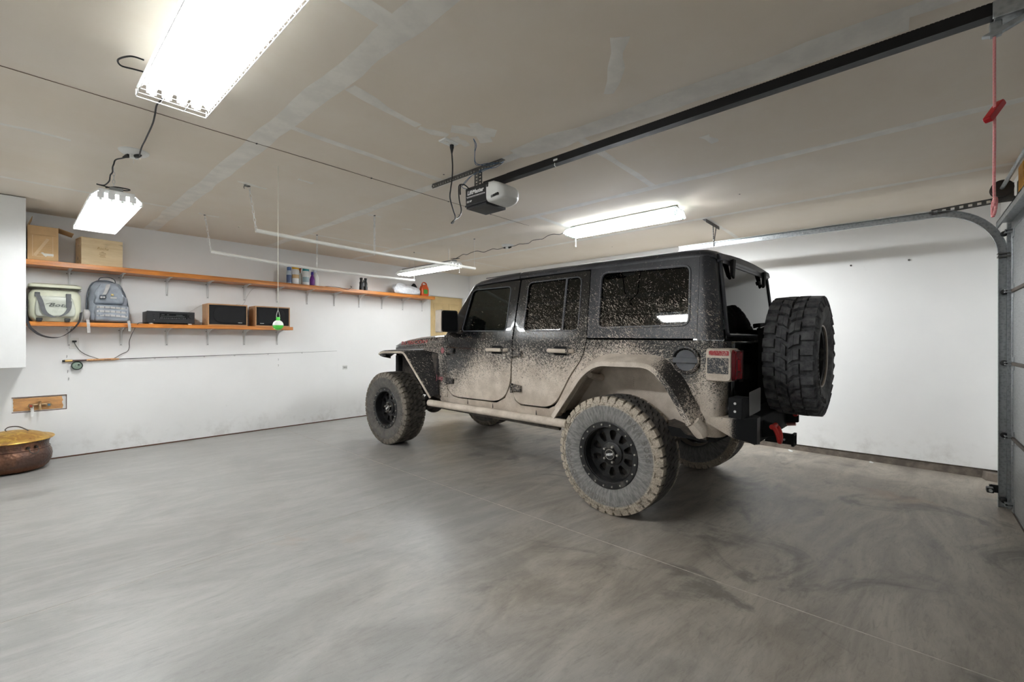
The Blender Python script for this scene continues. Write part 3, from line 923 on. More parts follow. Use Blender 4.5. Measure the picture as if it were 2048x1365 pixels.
pipe('white pipe hung on chains, nearer the shelf wall', 5.31, 2.111, 2.064, 2.069, [(1.352, 0, False, 'c'), (2.44, -.046, True, 'c'), (3.845, -.04, False, 'wire')])
t = thing('pipe_hook', 'bent steel hook in the ceiling above the left end of the nearer pipe', 'hook', (1.27, 4.04, ZC))
mb = MB(); mb.tube(smooth_path([V(-.01, 0, -.035), V(-.014, 0, -.02), V(-.004, 0, -.012), V(.02, 0, -.014)], 4), .003, 6); mb.build('bent_rod', M_GALVD, t)
mb = MB(); mb.lathe([(0, -.012), (.012, -.011), (.014, 0), (0, 0)], 12); mb.build('anchor', M_GALVD, t)

# parking float on its string
t = thing('parking_float', 'green and white float hanging on a string in front of the speakers', 'float', (1.292, 3.435, 1.28))
mb = MB(); mb.tube([V(0, 0, .14), V(0, 0, ZC - 1.28)], .0018, 5); mb.build('string', mat('cream twine', rgb(224, 222, 206), .8), t)
M_LIME = mat('lime plastic', rgb(84, 204, 74), .3, var=.05)
mb = MB(); mb.lathe([(.036 * math.cos(a), .036 + .036 * math.sin(a)) for a in [i * PI / 16 - .05 for i in range(0, 8)]] + [(.010, .0725)], 24); mb.build('upper_half', M_WHITEP, t)
mb = MB(); mb.lathe([(max(.0005, .0362 * math.cos(a)), .036 + .0362 * math.sin(a)) for a in [-PI / 2 + i * (PI / 2 - .05) / 8 for i in range(9)]] + [(.030, .036)], 24); mb.build('lower_half', M_LIME, t)
mb = MB(); mb.lathe([(.0, .066), (.012, .066), (.013, .088), (.010, .094), (0, .094)], 18); mb.build('cap', M_LIME, t)
mb = MB(); mb.tube(smooth_path([V(-.010, 0, .092), V(-.011, 0, .108), V(0, 0, .142), V(.011, 0, .108), V(.010, 0, .092)], 5), .0014, 6); mb.build('wire_loop', M_PVC, t)
# ------------------------------------------------------------------ shelves
def wood_mat(name, a, b, grain=(1.2, 14, 14), rough=.35):
    t = NT(name)
    p = t.coord()
    n = t.noise(t.mapping(p, scale=grain), 3.0, 7, .65, .8)
    k = t.noise(t.mapping(p, scale=(1.5, 5, 5)), 2.2, 3, .5)
    c = t.mix(t.rng(n, .3, .7), a, b)
    c = t.mix(t.math('MULTIPLY', t.rng(k, .62, .70), .6), c, tuple(x * .45 for x in a))
    return t.set(color=c, rough=rough, normal=t.bump(n, .08, .003))
M_SHELF = wood_mat('orange stained pine', rgb(168, 98, 42), rgb(216, 138, 56))
M_BRK = mat('white bracket enamel', rgb(226, 227, 226), .4, var=.03)
ZU, ZLo = 1.976, 1.388
YS = YB - .288
def shelf(label, x0, x1, zt, th, bx):
    t = thing('wall_shelf', label, 'shelf', (x0, YB, zt))
    MB().box(0, x1 - x0, YS - YB, -.002, -th, 0).build('board', M_SHELF, t, bevel=.003)
    proto = None
    for x in bx:
        q = bpy.data.objects.new('bracket', None)
        mb = MB()
        X = x - x0
        z = -th
        mb.box(X - .013, X + .013, -.005, -.002, z - .20, z)                      # wall leg
        mb.box(X - .013, X + .013, -.235, -.002, z - .0035, z)                    # shelf leg
        web = [(-.004, -.003), (-.215, -.003), (-.12, -.022), (-.06, -.045), (-.03, -.085), (-.012, -.17), (-.004, -.18)]
        mb.prism(web, lambda a, b: V(X - .003, a, z + b), lambda a, b: V(X + .003, a, z + b))
        b = mb.build('bracket', M_BRK, t, smooth=0)
        for dx, dz in ((-.0, -.188), (-.016, -.03), (.016, -.03)):
            s_ = MB(); s_.cyl((X + dx, -.007, z + dz), (X + dx, -.002, z + dz), .0045, n=8); s_.build('screw', M_SCREW, b)
    return t
BX = [.395 + .4065 * i for i in range(12)]
shelf('long upper orange wood shelf on white brackets along the back wall', -.28, 4.935, ZU, .050, BX)
shelf('short lower orange wood shelf on white brackets under the long shelf', -.28, 2.525, ZLo, .042, BX[:6])

# ------------------------------------------------------------------ white cabinet at the left edge
M_CAB = mat('white cabinet laminate', rgb(238, 238, 237), .35, var=.01)
t = thing('wall_cabinet', 'tall white wall cabinet reaching up to the ceiling at the left edge', 'cabinet', (-.50, 5.86, .962))
MB().box(0, .585, 0, .625, 0, ZC - .962 - .003).build('carcass', M_CAB, t, bevel=.002)
for x0, x1 in ((.003, .290), (.294, .583)):
    d = MB(); d.box(x0, x1, -.02, -.001, .004, ZC - .962 - .012)
    d.box(x0 + .05, x1 - .05, -.0205, -.0198, .05, ZC - .962 - .06)
    d = d.build('door', M_CAB, t, bevel=.002)
    h = MB(); xx = x1 - .03 if x0 < .1 else x0 + .03
    h.tube(round_path([V(xx, -.02, .10), V(xx, -.05, .10), V(xx, -.05, .22), V(xx, -.02, .22)], .012), .004, 8); h.build('handle', mat('satin nickel', rgb(170, 165, 155), .3, 1.0), d)

# ------------------------------------------------------------------ things on the upper shelf
M_CARD = mat('kraft cardboard', rgb(208, 172, 126), .8, var=.06, scale=6)
M_CARDP = mat('pale print on cardboard', rgb(222, 196, 156), .8, var=.04)
M_TAPE = mat('clear packing tape', rgb(206, 172, 122), .2, var=.04)
t = thing('cardboard_box', 'open brown cardboard box with printed crate pattern on the upper shelf', 'box', (.10, 6.215, ZU))
w, d, h = .205, .25, .325
mb = MB(); mb.box(0, w, 0, .004, 0, h); mb.box(0, w, d - .004, d, 0, h); mb.box(0, .004, .004, d - .004, 0, h); mb.box(w - .004, w, .004, d - .004, 0, h); mb.box(.004, w - .004, .004, d - .004, 0, .004)
mb.build('carton', M_CARD, t, smooth=0)
def flap(p, q, dirv, ln, name='flap'):
    p = V(*p); q = V(*q); dv = V(*dirv).normalized() * ln; e = (q - p).normalized() * .006
    n_ = (q - p).cross(dv).normalized() * .0035
    m_ = MB(); m_.hexa([p, q, q + dv - e, p + dv + e, p + n_, q + n_, q + dv - e + n_, p + dv + e + n_]); return m_.build(name, M_CARD, t, smooth=0)
flap((.008, -.001, h), (w - .012, -.001, h), (0, -.10, -1), .085)
flap((w, d, h), (w, .0, h), (1, -.15, -.35), .115)
flap((0, 0, h), (0, d, h), (.35, 0, 1), .09)
flap((w, d, h), (0, d, h), (0, .5, .8), .07)
pr = MB()
pr.box(.030, .034, -.0010, -.0002, .035, .235); pr.box(.165, .169, -.0010, -.0002, .035, .235); pr.box(.030, .169, -.0010, -.0002, .033, .037); pr.box(.030, .169, -.0010, -.0002, .06, .063)
a_ = [V(.035, -.0012, .045), V(.055, -.0012, .036), V(.145, -.0012, .205), V(.125, -.0012, .214)]
pr.hexa([p + V(0, .0010, 0) for p in a_] + a_)
for i in range(8):
    pr.box(.075 + i * .004, .160, -.0010, -.0002, .075 + i * .018, .0765 + i * .018)
pr.build('crate_print', M_CARDP, t, smooth=0)
mb = MB(); mb.box(.105, .172, -.0022, -.0012, .045, .068); mb.hexa([V(.085, -.003, .07), V(.10, -.003, .078), V(.13, -.003, .045), V(.118, -.003, .036), V(.085, -.0022, .07), V(.10, -.0022, .078), V(.13, -.0022, .045), V(.118, -.0022, .036)]); mb.build('packing_tape', mat('white tape', rgb(226, 222, 210), .25), t)

M_PINE = wood_mat('pale pine crate', rgb(226, 200, 156), rgb(242, 220, 182), (1.0, 9, 9), .5)
t = thing('wooden_crate', 'pale wooden wine crate with burnt lettering on the upper shelf', 'crate', (.466, 6.212, ZU), math.radians(8))
w, d, h = .325, .20, .268
for b_ in ((0, w, 0, .010, .0, h), (0, w, d - .01, d, 0, h), (0, w, .010, d - .01, 0, .010)):
    MB().box(*b_).build('board', M_PINE, t, bevel=.0015)
for x0 in (0.002, w - .014):
    MB().panel([(.012, .012), (d - .012, .012), (d - .012, h - .002), (.012, h - .002)], [rpoly([(.07, .19), (.13, .19), (.13, .205), (.07, .205)], .006, 3)],
               lambda a, b, x0=x0: V(x0, a, b), lambda a, b, x0=x0: V(x0 + .012, a, b)).build('end_board', M_PINE, t, smooth=0)
MB().box(0, w, 0, d, h, h + .008).build('lid', M_PINE, t, bevel=.0015)
M_BURN = mat('burnt brown print', rgb(186, 144, 92), .8)
f_ = lambda zc_: (lambda a, b, c_: V(w * .5 + a, -.0006 - c_ * .4, zc_ + b))
text_mb('Rocha', .036, .0004, f_(.178), shear=.3).build('script_print', M_BURN, t, smooth=0)
mb = MB()
for zz, ww in ((.142, .02), (.132, .05), (.118, .055), (.106, .04), (.092, .048)):
    mb.box(w / 2 - ww / 2, w / 2 + ww / 2, -.0010, -.0002, zz, zz + .004)
mb.build('text_lines', M_BURN, t)

def bottle(name, label, x, y, prof, colors, extra=None, zt=ZU, cat='bottle'):
    """colors: list of (first index, last index, material, part name) over the lathe profile"""
    t = thing(name, label, cat, (x, y, zt), 0, 'bottles on the upper shelf')
    for a, b, m_, nm in colors:
        mb = MB(); mb.lathe([p for p in prof[a:b + 1]], 20, caps=False)
        mb.build(nm, m_, t)
    return t
def pm(name, c, r=.35):
    return mat(name, rgb(*c), r, var=.03)
M_LBL = pm('white label', (232, 232, 230))
t = bottle('spray_can', 'slim spray can with blue cap, leftmost of the bottles', 2.505, 6.285,
       [(0, 0), (.031, 0), (.032, .005), (.032, .17), (.028, .18), (.027, .18), (.027, .222), (.02, .228), (0, .228)],
       [(0, 4, pm('grey blue can', (176, 188, 200)), 'can'), (4, 8, pm('blue cap', (70, 104, 160)), 'cap')])
MB().lathe([(.0325, .02), (.0325, .12)], 20).build('label_band', pm('navy label', (60, 78, 120)), t)
t = bottle('wipe_canister', 'white wipe canister with yellow lid', 2.585, 6.27,
       [(0, 0), (.042, 0), (.044, .006), (.044, .198), (.040, .204), (.046, .204), (.046, .238), (.040, .246), (0, .246)],
       [(0, 4, M_LBL, 'can'), (4, 8, pm('yellow lid', (226, 170, 20)), 'lid')])
MB().lathe([(.0445, .08), (.0445, .13)], 20).build('label_band', pm('gold and blue label', (196, 160, 110)), t)
t = bottle('spray_bottle', 'white bottle with orange trigger between yellow and teal lidded canisters', 2.662, 6.33,
       [(0, 0), (.034, 0), (.036, .006), (.036, .14), (.016, .19), (.014, .20)],
       [(0, 5, pm('milky bottle', (214, 214, 206)), 'body')])
mb = MB(); mb.box(-.014, .014, -.018, .03, .20, .235); mb.box(-.007, .007, -.05, -.014, .215, .232); mb.box(-.006, .006, -.036, -.024, .17, .217); mb.build('trigger', pm('orange trigger', (206, 96, 40)), t, bevel=.004)
t = bottle('wipe_canister', 'white wipe canister with teal lid', 2.722, 6.265,
       [(0, 0), (.039, 0), (.041, .006), (.041, .188), (.037, .194), (.043, .194), (.043, .226), (.037, .234), (0, .234)],
       [(0, 4, M_LBL, 'can'), (4, 8, pm('teal lid', (40, 138, 146)), 'lid')])
MB().lathe([(.0415, .04), (.0415, .11)], 20).build('label_band', pm('grey label', (150, 172, 180)), t)
t = bottle('purple_bottle', 'small purple bottle beside the teal lidded canister', 2.806, 6.255,
       [(0, 0), (.030, 0), (.033, .008), (.033, .09), (.020, .13), (.014, .14), (.014, .15), (.018, .15), (.018, .185), (.012, .195), (0, .195)],
       [(0, 6, pm('purple plastic', (104, 34, 130)), 'body'), (6, 10, pm('indigo trigger', (58, 44, 140)), 'cap')])
t = bottle('white_jug', 'white trigger bottle, rightmost of the bottles', 2.872, 6.30,
       [(0, 0), (.040, 0), (.043, .008), (.043, .12), (.034, .16), (.017, .185), (.016, .195)],
       [(0, 6, pm('white plastic', (226, 227, 230)), 'body')])
mb = MB(); mb.box(-.026, .018, -.016, .016, .195, .232); mb.box(-.05, -.02, -.007, .007, .215, .230); mb.box(-.036, -.026, -.006, .006, .165, .216); mb.build('trigger', pm('pale grey trigger', (206, 212, 222)), t, bevel=.004)

tag(MB().tube(smooth_path([V(2.98, 6.24, ZU + .004), V(3.06, 6.225, ZU + .010), V(3.16, 6.212, ZU + .006), V(3.24, 6.198, ZU - .005), V(3.30, 6.194, ZU - .016), V(3.34, 6.2, ZU + .006), V(3.38, 6.215, ZU + .03), V(3.36, 6.23, ZU + .045)], 6), .0032, 8).build('black_cable', M_CORD),
    'thin black cable lying over the front of the upper shelf left of the binoculars', 'cable')

t = thing('binoculars', 'black binoculars standing on end on the upper shelf', 'binoculars', (3.60, 6.27, ZU))
for sx in (-.036, .036):
    mb = MB(); mb.lathe([(0, 0), (.027, 0), (.030, .004), (.030, .05), (.026, .075), (.027, .12), (.020, .135), (.019, .165), (.022, .17), (.022, .19), (.016, .194), (0, .194)], 20, Matrix.Translation((sx, 0, 0))); mb.build('barrel', M_BLACK, t)
mb = MB(); mb.box(-.03, .03, -.012, .012, .06, .125); mb.cyl((0, -.01, .12), (0, -.01, .165), .010, n=12); mb.build('bridge', M_BLACK, t, bevel=.004)
mb = MB(); mb.tube(smooth_path([V(.055, -.01, .12), V(.07, -.02, .08), V(.062, -.03, .03), V(.068, -.04, .004), V(.09, -.035, .004)], 5), .004, 6, flat=.4); mb.build('strap', mat('black and white strap', rgb(150, 150, 150), .6, var=.9, scale=60), t)
mb = MB(); mb.tube([V(.05, 0, .165), V(.062, -.004, .20)], .002, 6); mb.build('tether', M_BLACK, t)

# crumpled white plastic bag
def bag_mesh(nu, nv, sx, sy, sz, seed):
    rnd = random.Random(seed); mb = MB(); rings = []
    ph = [rnd.uniform(0, 6.28) for _ in range(12)]
    for j in range(nv + 1):
        v = j / nv; a = -PI / 2 + PI * v
        ring = []
        for k in range(nu):
            u = 2 * PI * k / nu
            x = math.copysign(abs(math.cos(a) * math.cos(u)) ** .75, math.cos(u)); y = math.copysign(abs(math.cos(a) * math.sin(u)) ** .8, math.sin(u)); z = math.sin(a)
            q = 1 + .06 * math.sin(3 * u + ph[0] + 2 * v) + .05 * math.sin(7 * u + ph[1] - 5 * v) + .035 * math.sin(13 * u + 9 * v + ph[2]) + .03 * math.sin(17 * v + 4 * u + ph[3])
            ring.append(V(x * sx * q, y * sy * q, max(-1, z) * sz * q))
        rings.append(ring)
    zmin = min(p.z for r in rings for p in r)
    for r in rings:
        for p in r:
            p.z = max(p.z, -sz * .62)
    mb.loft(rings, True, True)
    return mb, -sz * .62
def bag_mat():
    t = NT('crinkled white plastic film')
    v = t.coord()
    n = t.noise(v, 26, 6, .7, 1.2)
    c = t.mix(t.rng(n, .3, .7), rgb(206, 208, 213), rgb(236, 237, 240))
    c = t.mix(t.math('MULTIPLY', t.rng(t.noise(v, 9, 3), .6, .66), .35), c, rgb(146, 150, 176))
    return t.set(color=c, rough=.32, normal=t.bump(n, .8, .012))
mb, zb = bag_mesh(40, 22, .27, .10, .095, 3)
M_BAG = bag_mat()
M_ = Matrix.Translation((4.385, 6.285, ZU - zb + .002))
mb.v = [tuple(M_ @ (Matrix.Rotation(.05, 4, 'Y') @ Vector((p[0], p[1], p[2] * (1.0 - .28 * (p[0] / .27)))))) for p in mb.v]
zmin = min(p[2] for p in mb.v)
mb.v = [(p[0], p[1], p[2] - zmin + ZU + .001) for p in mb.v]
o = mb.build('plastic_bag', M_BAG, None, 60); tag(o, 'crumpled white plastic bag lying on the right end of the upper shelf', 'bag')
mb = MB()
rnd = random.Random(5); rings = []
for j in range(9):
    a = PI / 2 * j / 8
    rings.append([V(4.655 + (.085 + .01 * math.sin(3 * k)) * math.cos(a) * math.cos(k * PI / 10), 6.435 + .045 * math.cos(a) * math.sin(k * PI / 10), ZU + .001 + (.215 + .012 * math.sin(k * 2.1)) * math.sin(a)) for k in range(20)])
mb.loft(rings, True, True)
o = mb.build('cloth_hat', mat('black cloth', rgb(28, 30, 33), .9, bump=.4), None, 60); tag(o, 'black cloth hat behind the plastic bag', 'hat')
t = thing('orange_jug', 'orange plastic jug with green label at the right end of the upper shelf', 'jug', (4.765, 6.29, ZU))
M_OR = pm('orange plastic', (206, 84, 30))
mb = MB()
pf = rpoly([(-.075, 0), (.075, 0), (.075, .14), (.03, .205), (-.04, .205), (-.075, .15)], .03, 5)
mb.loft([[V(a * s_, y, b * (1 if abs(y) < .03 else .97)) for a, b in pf] for y, s_ in ((-.04, .92), (-.03, 1), (.03, 1), (.04, .92))], True, True); mb.build('body', M_OR, t, bevel=.006)
mb = MB(); mb.tube(smooth_path([V(-.05, 0, .19), V(-.02, 0, .235), V(.035, 0, .225), V(.06, 0, .17)], 5), .012, 10); mb.build('handle', M_OR, t)
MB().prism(rpoly([(-.04, .04), (.045, .04), (.045, .115), (-.04, .115)], .02, 4), lambda a, b: V(a, -.0405, b), lambda a, b: V(a, -.042, b)).build('label_patch', pm('green label', (74, 150, 62)), t)
MB().lathe([(0, .0), (.017, 0), (.017, .022), (0, .022)], 16, Matrix.Translation((-.025, 0, .205))).build('cap', pm('white cap', (230, 230, 228)), t)
tag(MB().prism(rpoly([(0, 0), (.10, 0), (.10, .12), (0, .12)], .01, 3), lambda a, b: V(4.845 + a * .3, 6.36 + a * .5, ZU + b), lambda a, b: V(4.848 + a * .3, 6.357 + a * .5, ZU + b)).build('white_card', M_LBL), 'thin white card leaning on the wall right of the orange jug', 'card')

# ------------------------------------------------------------------ things on the lower shelf
# soft cooler
M_OLIVE = mat('pale sage coated fabric', rgb(206, 208, 186), .38, var=.05, scale=5, bump=.15, bscale=30)
M_SAGE = mat('satin grey green fabric', rgb(196, 200, 188), .28, var=.06, scale=7, bump=.35, bscale=18)
M_WEB = mat('grey webbing', rgb(96, 98, 100), .8, var=.1, scale=40, bump=.3, bscale=300)
M_DKW = mat('dark webbing', rgb(58, 58, 60), .8, bump=.3, bscale=300)
t = thing('cooler_bag', 'pale sage soft cooler bag with grey straps and script lettering on the lower shelf', 'cooler bag', (.100, 6.205, ZLo))
w, d, h = .372, .235, .315
def sup_box(x0, x1, y0, y1, z0, z1, r, bulge=0.0, nz=6):
    rings = []
    for j in range(nz + 1):
        f_ = j / nz; z = z0 + (z1 - z0) * f_; b_ = bulge * math.sin(PI * f_)
        inset = r * .5 * (1 if j in (0, nz) else 0)
        pts = rpoly([(x0 - b_ + inset, y0 - b_ + inset), (x1 + b_ - inset, y0 - b_ + inset), (x1 + b_ - inset, y1 - inset), (x0 - b_ + inset, y1 - inset)], r, 4)
        rings.append([V(a, b, z) for a, b in pts])
    return rings
mb = MB(); mb.loft(sup_box(.01, w - .01, 0, d, .003, h, .05, .006), True, True); mb.build('body', M_OLIVE, t, 50)
mb = MB(); mb.loft(sup_box(.005, w - .004, -.006, d + .004, h + .004, h + .055, .05, .003, 4), True, True); mb.build('lid', M_OLIVE, t, 50)
mb = MB(); mb.loft(sup_box(.002, w - .001, -.009, d + .006, h - .006, h + .006, .05, .0, 2), True, True); mb.build('zip_band', mat('silver zip band', rgb(120, 112, 104), .25, .6), t, 50)
# front pocket with curved outline
pk = rpoly([(.05, .045), (.32, .05), (.325, .12), (.30, .245), (.06, .245), (.045, .14)], .035, 4)
def pock(y, s_):
    cx_, cz_ = .186, .145
    return [V(cx_ + (a - cx_) * s_, y - .012 * (1 - ((a - cx_) / .16) ** 2), cz_ + (b - cz_) * s_) for a, b in pk]
mb = MB(); mb.loft([pock(.006, 1.0), pock(-.010, 1.0), pock(-.020, .95), pock(-.024, .80), pock(-.025, .4)], True, True); mb.build('front_pocket', M_SAGE, t, 50)
text_mb('Bota', .048, .0006, lambda a, b, c_: V(.20 + a * 1.5, -.0385 - c_ + .012 * ((a * 1.5) / .16) ** 2, .160 + b), shear=.35).build('script_lettering', mat('charcoal print', rgb(70, 76, 74), .5), t, smooth=0)
MB().tube([V(.12, -.037, .168), V(.15, -.039, .178), V(.18, -.039, .170)], .0018, 5).build('script_flourish', mat('charcoal print', rgb(70, 76, 74), .5), t)
for x0, z0, z1 in ((.045, .235, .28), (.255, .14, .275)):
    MB().box(x0, x0 + .036, -.013 if z0 > .2 else -.040, -.004 if z0 > .2 else -.006, z0, z1).build('webbing_patch', M_WEB, t, bevel=.003)
def ribbon(mb, pts, wv, th=.002):
    pts = smooth_path(pts, 6); rings = []
    wv = V(*wv)
    for i, p in enumerate(pts):
        dd = (pts[min(i + 1, len(pts) - 1)] - pts[max(i - 1, 0)]).normalized()
        n_ = dd.cross(wv).normalized() * th
        rings.append([p - wv + n_, p + wv + n_, p + wv - n_, p - wv - n_])
    mb.loft(rings, True, True)
mb = MB(); ribbon(mb, [V(.060, -.018, .262), V(.085, -.036, .19), V(.105, -.05, .10), V(.135, -.056, .06), V(.185, -.058, .042), V(.245, -.056, .075), V(.275, -.048, .13), V(.28, -.042, .2)], (.016, 0, .004), .0016); mb.build('carry_handle', M_WEB, t)
for x0 in (.055, .245):
    q = MB(); q.box(x0, x0 + .042, -.022, -.006, .010, .034); q.box(x0 + .004, x0 + .038, -.026, -.006, -.002, .010); q.build('buckle', M_BLACK, t, bevel=.004)
mb = MB(); ribbon(mb, [V(.0, .03, .20), V(-.012, -.01, .12), V(-.008, -.03, .03), V(.012, -.035, -.05), V(.035, -.03, -.085), V(.075, -.022, -.125), V(.13, -.018, -.15), V(.19, -.018, -.155), V(.24, -.018, -.135), V(.29, -.02, -.09), V(.325, -.022, -.04), V(.352, -.018, .015), V(.365, .01, .10)], (.009, .012, .004), .0014); mb.build('shoulder_strap', M_DKW, t)

# backpack
M_PACK = mat('slate grey pack cloth', rgb(142, 149, 158), .75, var=.16, scale=9, bump=.5, bscale=24)
M_PACKL = mat('light grey webbing', rgb(176, 174, 172), .8, var=.1, bump=.3, bscale=200)
M_PACKD = mat('dark grey pack edge', rgb(86, 92, 100), .8, var=.15)
t = thing('backpack', 'slate grey backpack with loops of webbing on the lower shelf', 'backpack', (.68, 6.30, ZLo))
from mathutils import noise as mnoise
def crumple(mb, amp, freq, seed):
    out = []
    for p in mb.v:
        q = Vector(p) * freq + Vector((seed, seed * .7, 1.3))
        d_ = Vector((mnoise.noise(q), mnoise.noise(q + Vector((9, 0, 0))), mnoise.noise(q + Vector((0, 9, 0))) * .6))
        d_ += Vector((mnoise.noise(q * 2.3), mnoise.noise(q * 2.3 + Vector((5, 0, 0))), 0)) * .45
        r_ = Vector(p) + d_ * amp
        out.append((r_.x, r_.y, max(r_.z, .002)))
    mb.v = out
    return mb
def dense(rings, n=4):
    out = []
    for a, b in zip(rings, rings[1:]):
        for k in range(n):
            t_ = k / n
            out.append([p.lerp(q, t_) for p, q in zip(a, b)])
    return out + [rings[-1]]
def pack_ring(z, hx, hy, y0, lean=0.0):
    pts = rpoly([(-hx, -hy), (hx, -hy), (hx, hy), (-hx, hy)], min(hx, hy) * .75, 9)
    return [V(a + lean, b + y0, z) for a, b in pts]
mb = MB(); mb.loft(dense([pack_ring(.003, .145, .07, .06, .01), pack_ring(.03, .168, .085, .055, .01), pack_ring(.14, .165, .09, .055, .005), pack_ring(.26, .155, .085, .06, 0), pack_ring(.36, .135, .075, .065, -.01), pack_ring(.42, .105, .06, .07, -.02), pack_ring(.45, .06, .035, .07, -.025)]), True, True); crumple(mb, .017, 11, 2.0); mb.build('main_body', M_PACK, t, 60)
mb = MB(); mb.tube(smooth_path([V(-.165, .0, .02), V(-.17, .0, .16), V(-.165, .005, .28), V(-.14, .01, .38), V(-.08, .02, .435), V(0, .02, .445), V(.07, .015, .41), V(.12, .005, .34), V(.15, 0, .22), V(.165, 0, .10)], 5), .0055, 6); mb.build('zip_piping', M_PACKD, t)
def pocket(zs, hx, y0, dep, name, m_, lean=0.0):
    rings = []
    for z, s_, dd in zs:
        pts = []
        c4 = rpoly([(-hx * s_, 0), (-hx * s_, -dep * dd), (hx * s_, -dep * dd), (hx * s_, 0)], dep * .45, 5)
        for (a0, b0), (a1, b1) in zip(c4, c4[1:] + c4[:1]):
            pts += [(a0 + (a1 - a0) * k / 3, b0 + (b1 - b0) * k / 3) for k in range(3)]
        rings.append([V(a + lean, y0 + b, z) for a, b in pts])
    q = MB(); q.loft(dense(rings, 3), True, True); crumple(q, .011, 16, 5.0 + hx * 40); return q.build(name, m_, t, 60)
pocket([(.012, .85, .55), (.03, .98, .9), (.09, 1.0, 1.05), (.15, 1.0, 1.0), (.18, .95, .75), (.192, .88, .3)], .135, -.025, .075, 'lower_pocket', M_PACK, .02)
pocket([(.195, .9, .4), (.21, 1.0, .8), (.28, 1.0, .9), (.35, .85, .7), (.40, .6, .4)], .115, -.02, .055, 'upper_pocket', M_PACK, .0)
for i in range(3):
    q = MB(); ribbon(q, [V(-.10, -.098 - .004 * (i == 1), .16 - i * .042), V(-.03, -.106, .162 - i * .042), V(.05, -.106, .158 - i * .042), V(.14, -.098, .150 - i * .042)], (0, 0, .010), .0016); q.build('webbing_row', M_PACKL, t)
    for j in range(6):
        MB().box(-.085 + j * .042, -.081 + j * .042, -.1095, -.104, .150 - i * .042, .170 - i * .042).build('webbing_stitch', M_PACKD, t)
mb = MB(); ribbon(mb, [V(-.01, -.06, .40), V(-.02, -.085, .36), V(-.035, -.09, .31), V(-.05, -.09, .285)], (.016, .002, .004), .003); mb.build('compression_strap', M_PACKL, t)
mb = MB(); mb.loft([[V(-.055 + a, -.10, .265 + b) for a, b in rpoly([(-.028, -.022), (.028, -.012), (.024, .026), (-.024, .020)], .008, 3)], [V(-.055 + a * .8, -.112, .265 + b * .8) for a, b in rpoly([(-.028, -.022), (.028, -.012), (.024, .026), (-.024, .020)], .008, 3)]]); mb.build('buckle', M_PACKD, t)
for dx in (-.012, .008):
    MB().lathe([(.004, 0), (.008, 0), (.008, .003), (.004, .003)], 14, Matrix.Translation((-.055 + dx, -.1155, .262)) @ Matrix.Rotation(PI / 2, 4, 'X'), close=True).build('grommet', mat('pale metal', rgb(214, 212, 206), .3, .6), t)
MB().box(.01, .032, -.084, -.076, .285, .305).build('tan_patch', mat('tan cloth', rgb(196, 172, 116), .8), t, bevel=.003)
mb = MB(); mb.box(.005, .055, -.082, -.076, .255, .272); mb.build('hook_patch', M_PACKL, t, bevel=.002)
mb = MB(); mb.tube(smooth_path([V(-.075, .05, .44), V(-.06, .045, .475), V(0, .04, .487), V(.05, .045, .465), V(.06, .05, .43)], 5), .008, 8, flat=.5); mb.build('grab_handle', M_PACKD, t)
pocket([(.02, .8, .6), (.05, 1, 1), (.11, 1, 1), (.135, .9, .6)], .026, .0, .06, 'side_pouch', M_PACKL, -.172)
for x, z1 in ((-.165, -.105), (.152, -.085)):
    mb = MB(); ribbon(mb, [V(x, -.06, .03), V(x, -.098, .002), V(x + .002, -.103, -.03), V(x + .006, -.101, z1)], (.012, 0, 0), .0016); mb.build('hanging_strap', M_PACKL, t)

# stereo receiver
M_STEREO = mat('black brushed faceplate', rgb(46, 46, 48), .4, .3, var=.1, scale=30, stretch=(.3, 8, 8))
t = thing('stereo_receiver', 'black stereo receiver with round volume knob between backpack and speakers', 'stereo', (.985, 6.225, ZLo))
MB().box(0, .435, .012, .255, .018, .140).build('case', mat('charcoal case', rgb(58, 58, 60), .45, .3), t, bevel=.002)
MB().box(-.002, .437, 0, .013, .014, .144).build('faceplate', M_STEREO, t, bevel=.003)
MB().box(.11, .365, -.0015, .001, .062, .122).build('display_window', mat('gloss black window', rgb(14, 14, 16), .1), t)
M_LEDG = mat('dim grey print', rgb(120, 122, 120), .5)
for i in range(14):
    MB().box(.116 + i * .0172, .128 + i * .0172, -.004, 0, .066 if i % 2 else .064, .076).build('button', mat('button grey', rgb(74, 74, 76), .4), t)
for x0, z0, ww in ((.125, .105, .03), (.175, .105, .02), (.26, .104, .06), (.12, .088, .22)):
    MB().box(x0, x0 + ww, -.0022, -.0012, z0, z0 + .003).build('print_line', M_LEDG, t)
MB().box(.05, .075, -.003, 0, .102, .116).build('power_button', M_BLACK, t, bevel=.002)
for z in (.05, .07, .09):
    MB().lathe([(0, .006), (.005, .006), (.006, 0), (0, 0)], 12, Matrix.Translation((.062, -.001, z - .004)) @ Matrix.Rotation(PI / 2, 4, 'X')).build('small_knob', M_LEDG if z < .06 else M_BLACK, t)
MB().lathe([(0, .016), (.022, .016), (.025, .012), (.026, 0), (0, 0)], 28, Matrix.Translation((.398, -.001, .095)) @ Matrix.Rotation(PI / 2, 4, 'X')).build('volume_knob', M_BLACK, t)
for x in (.04, .395):
    MB().cyl((x, .03, 0), (x, .03, .018), .022, n=16).build('foot', mat('pale foot', rgb(206, 204, 196), .5), t)

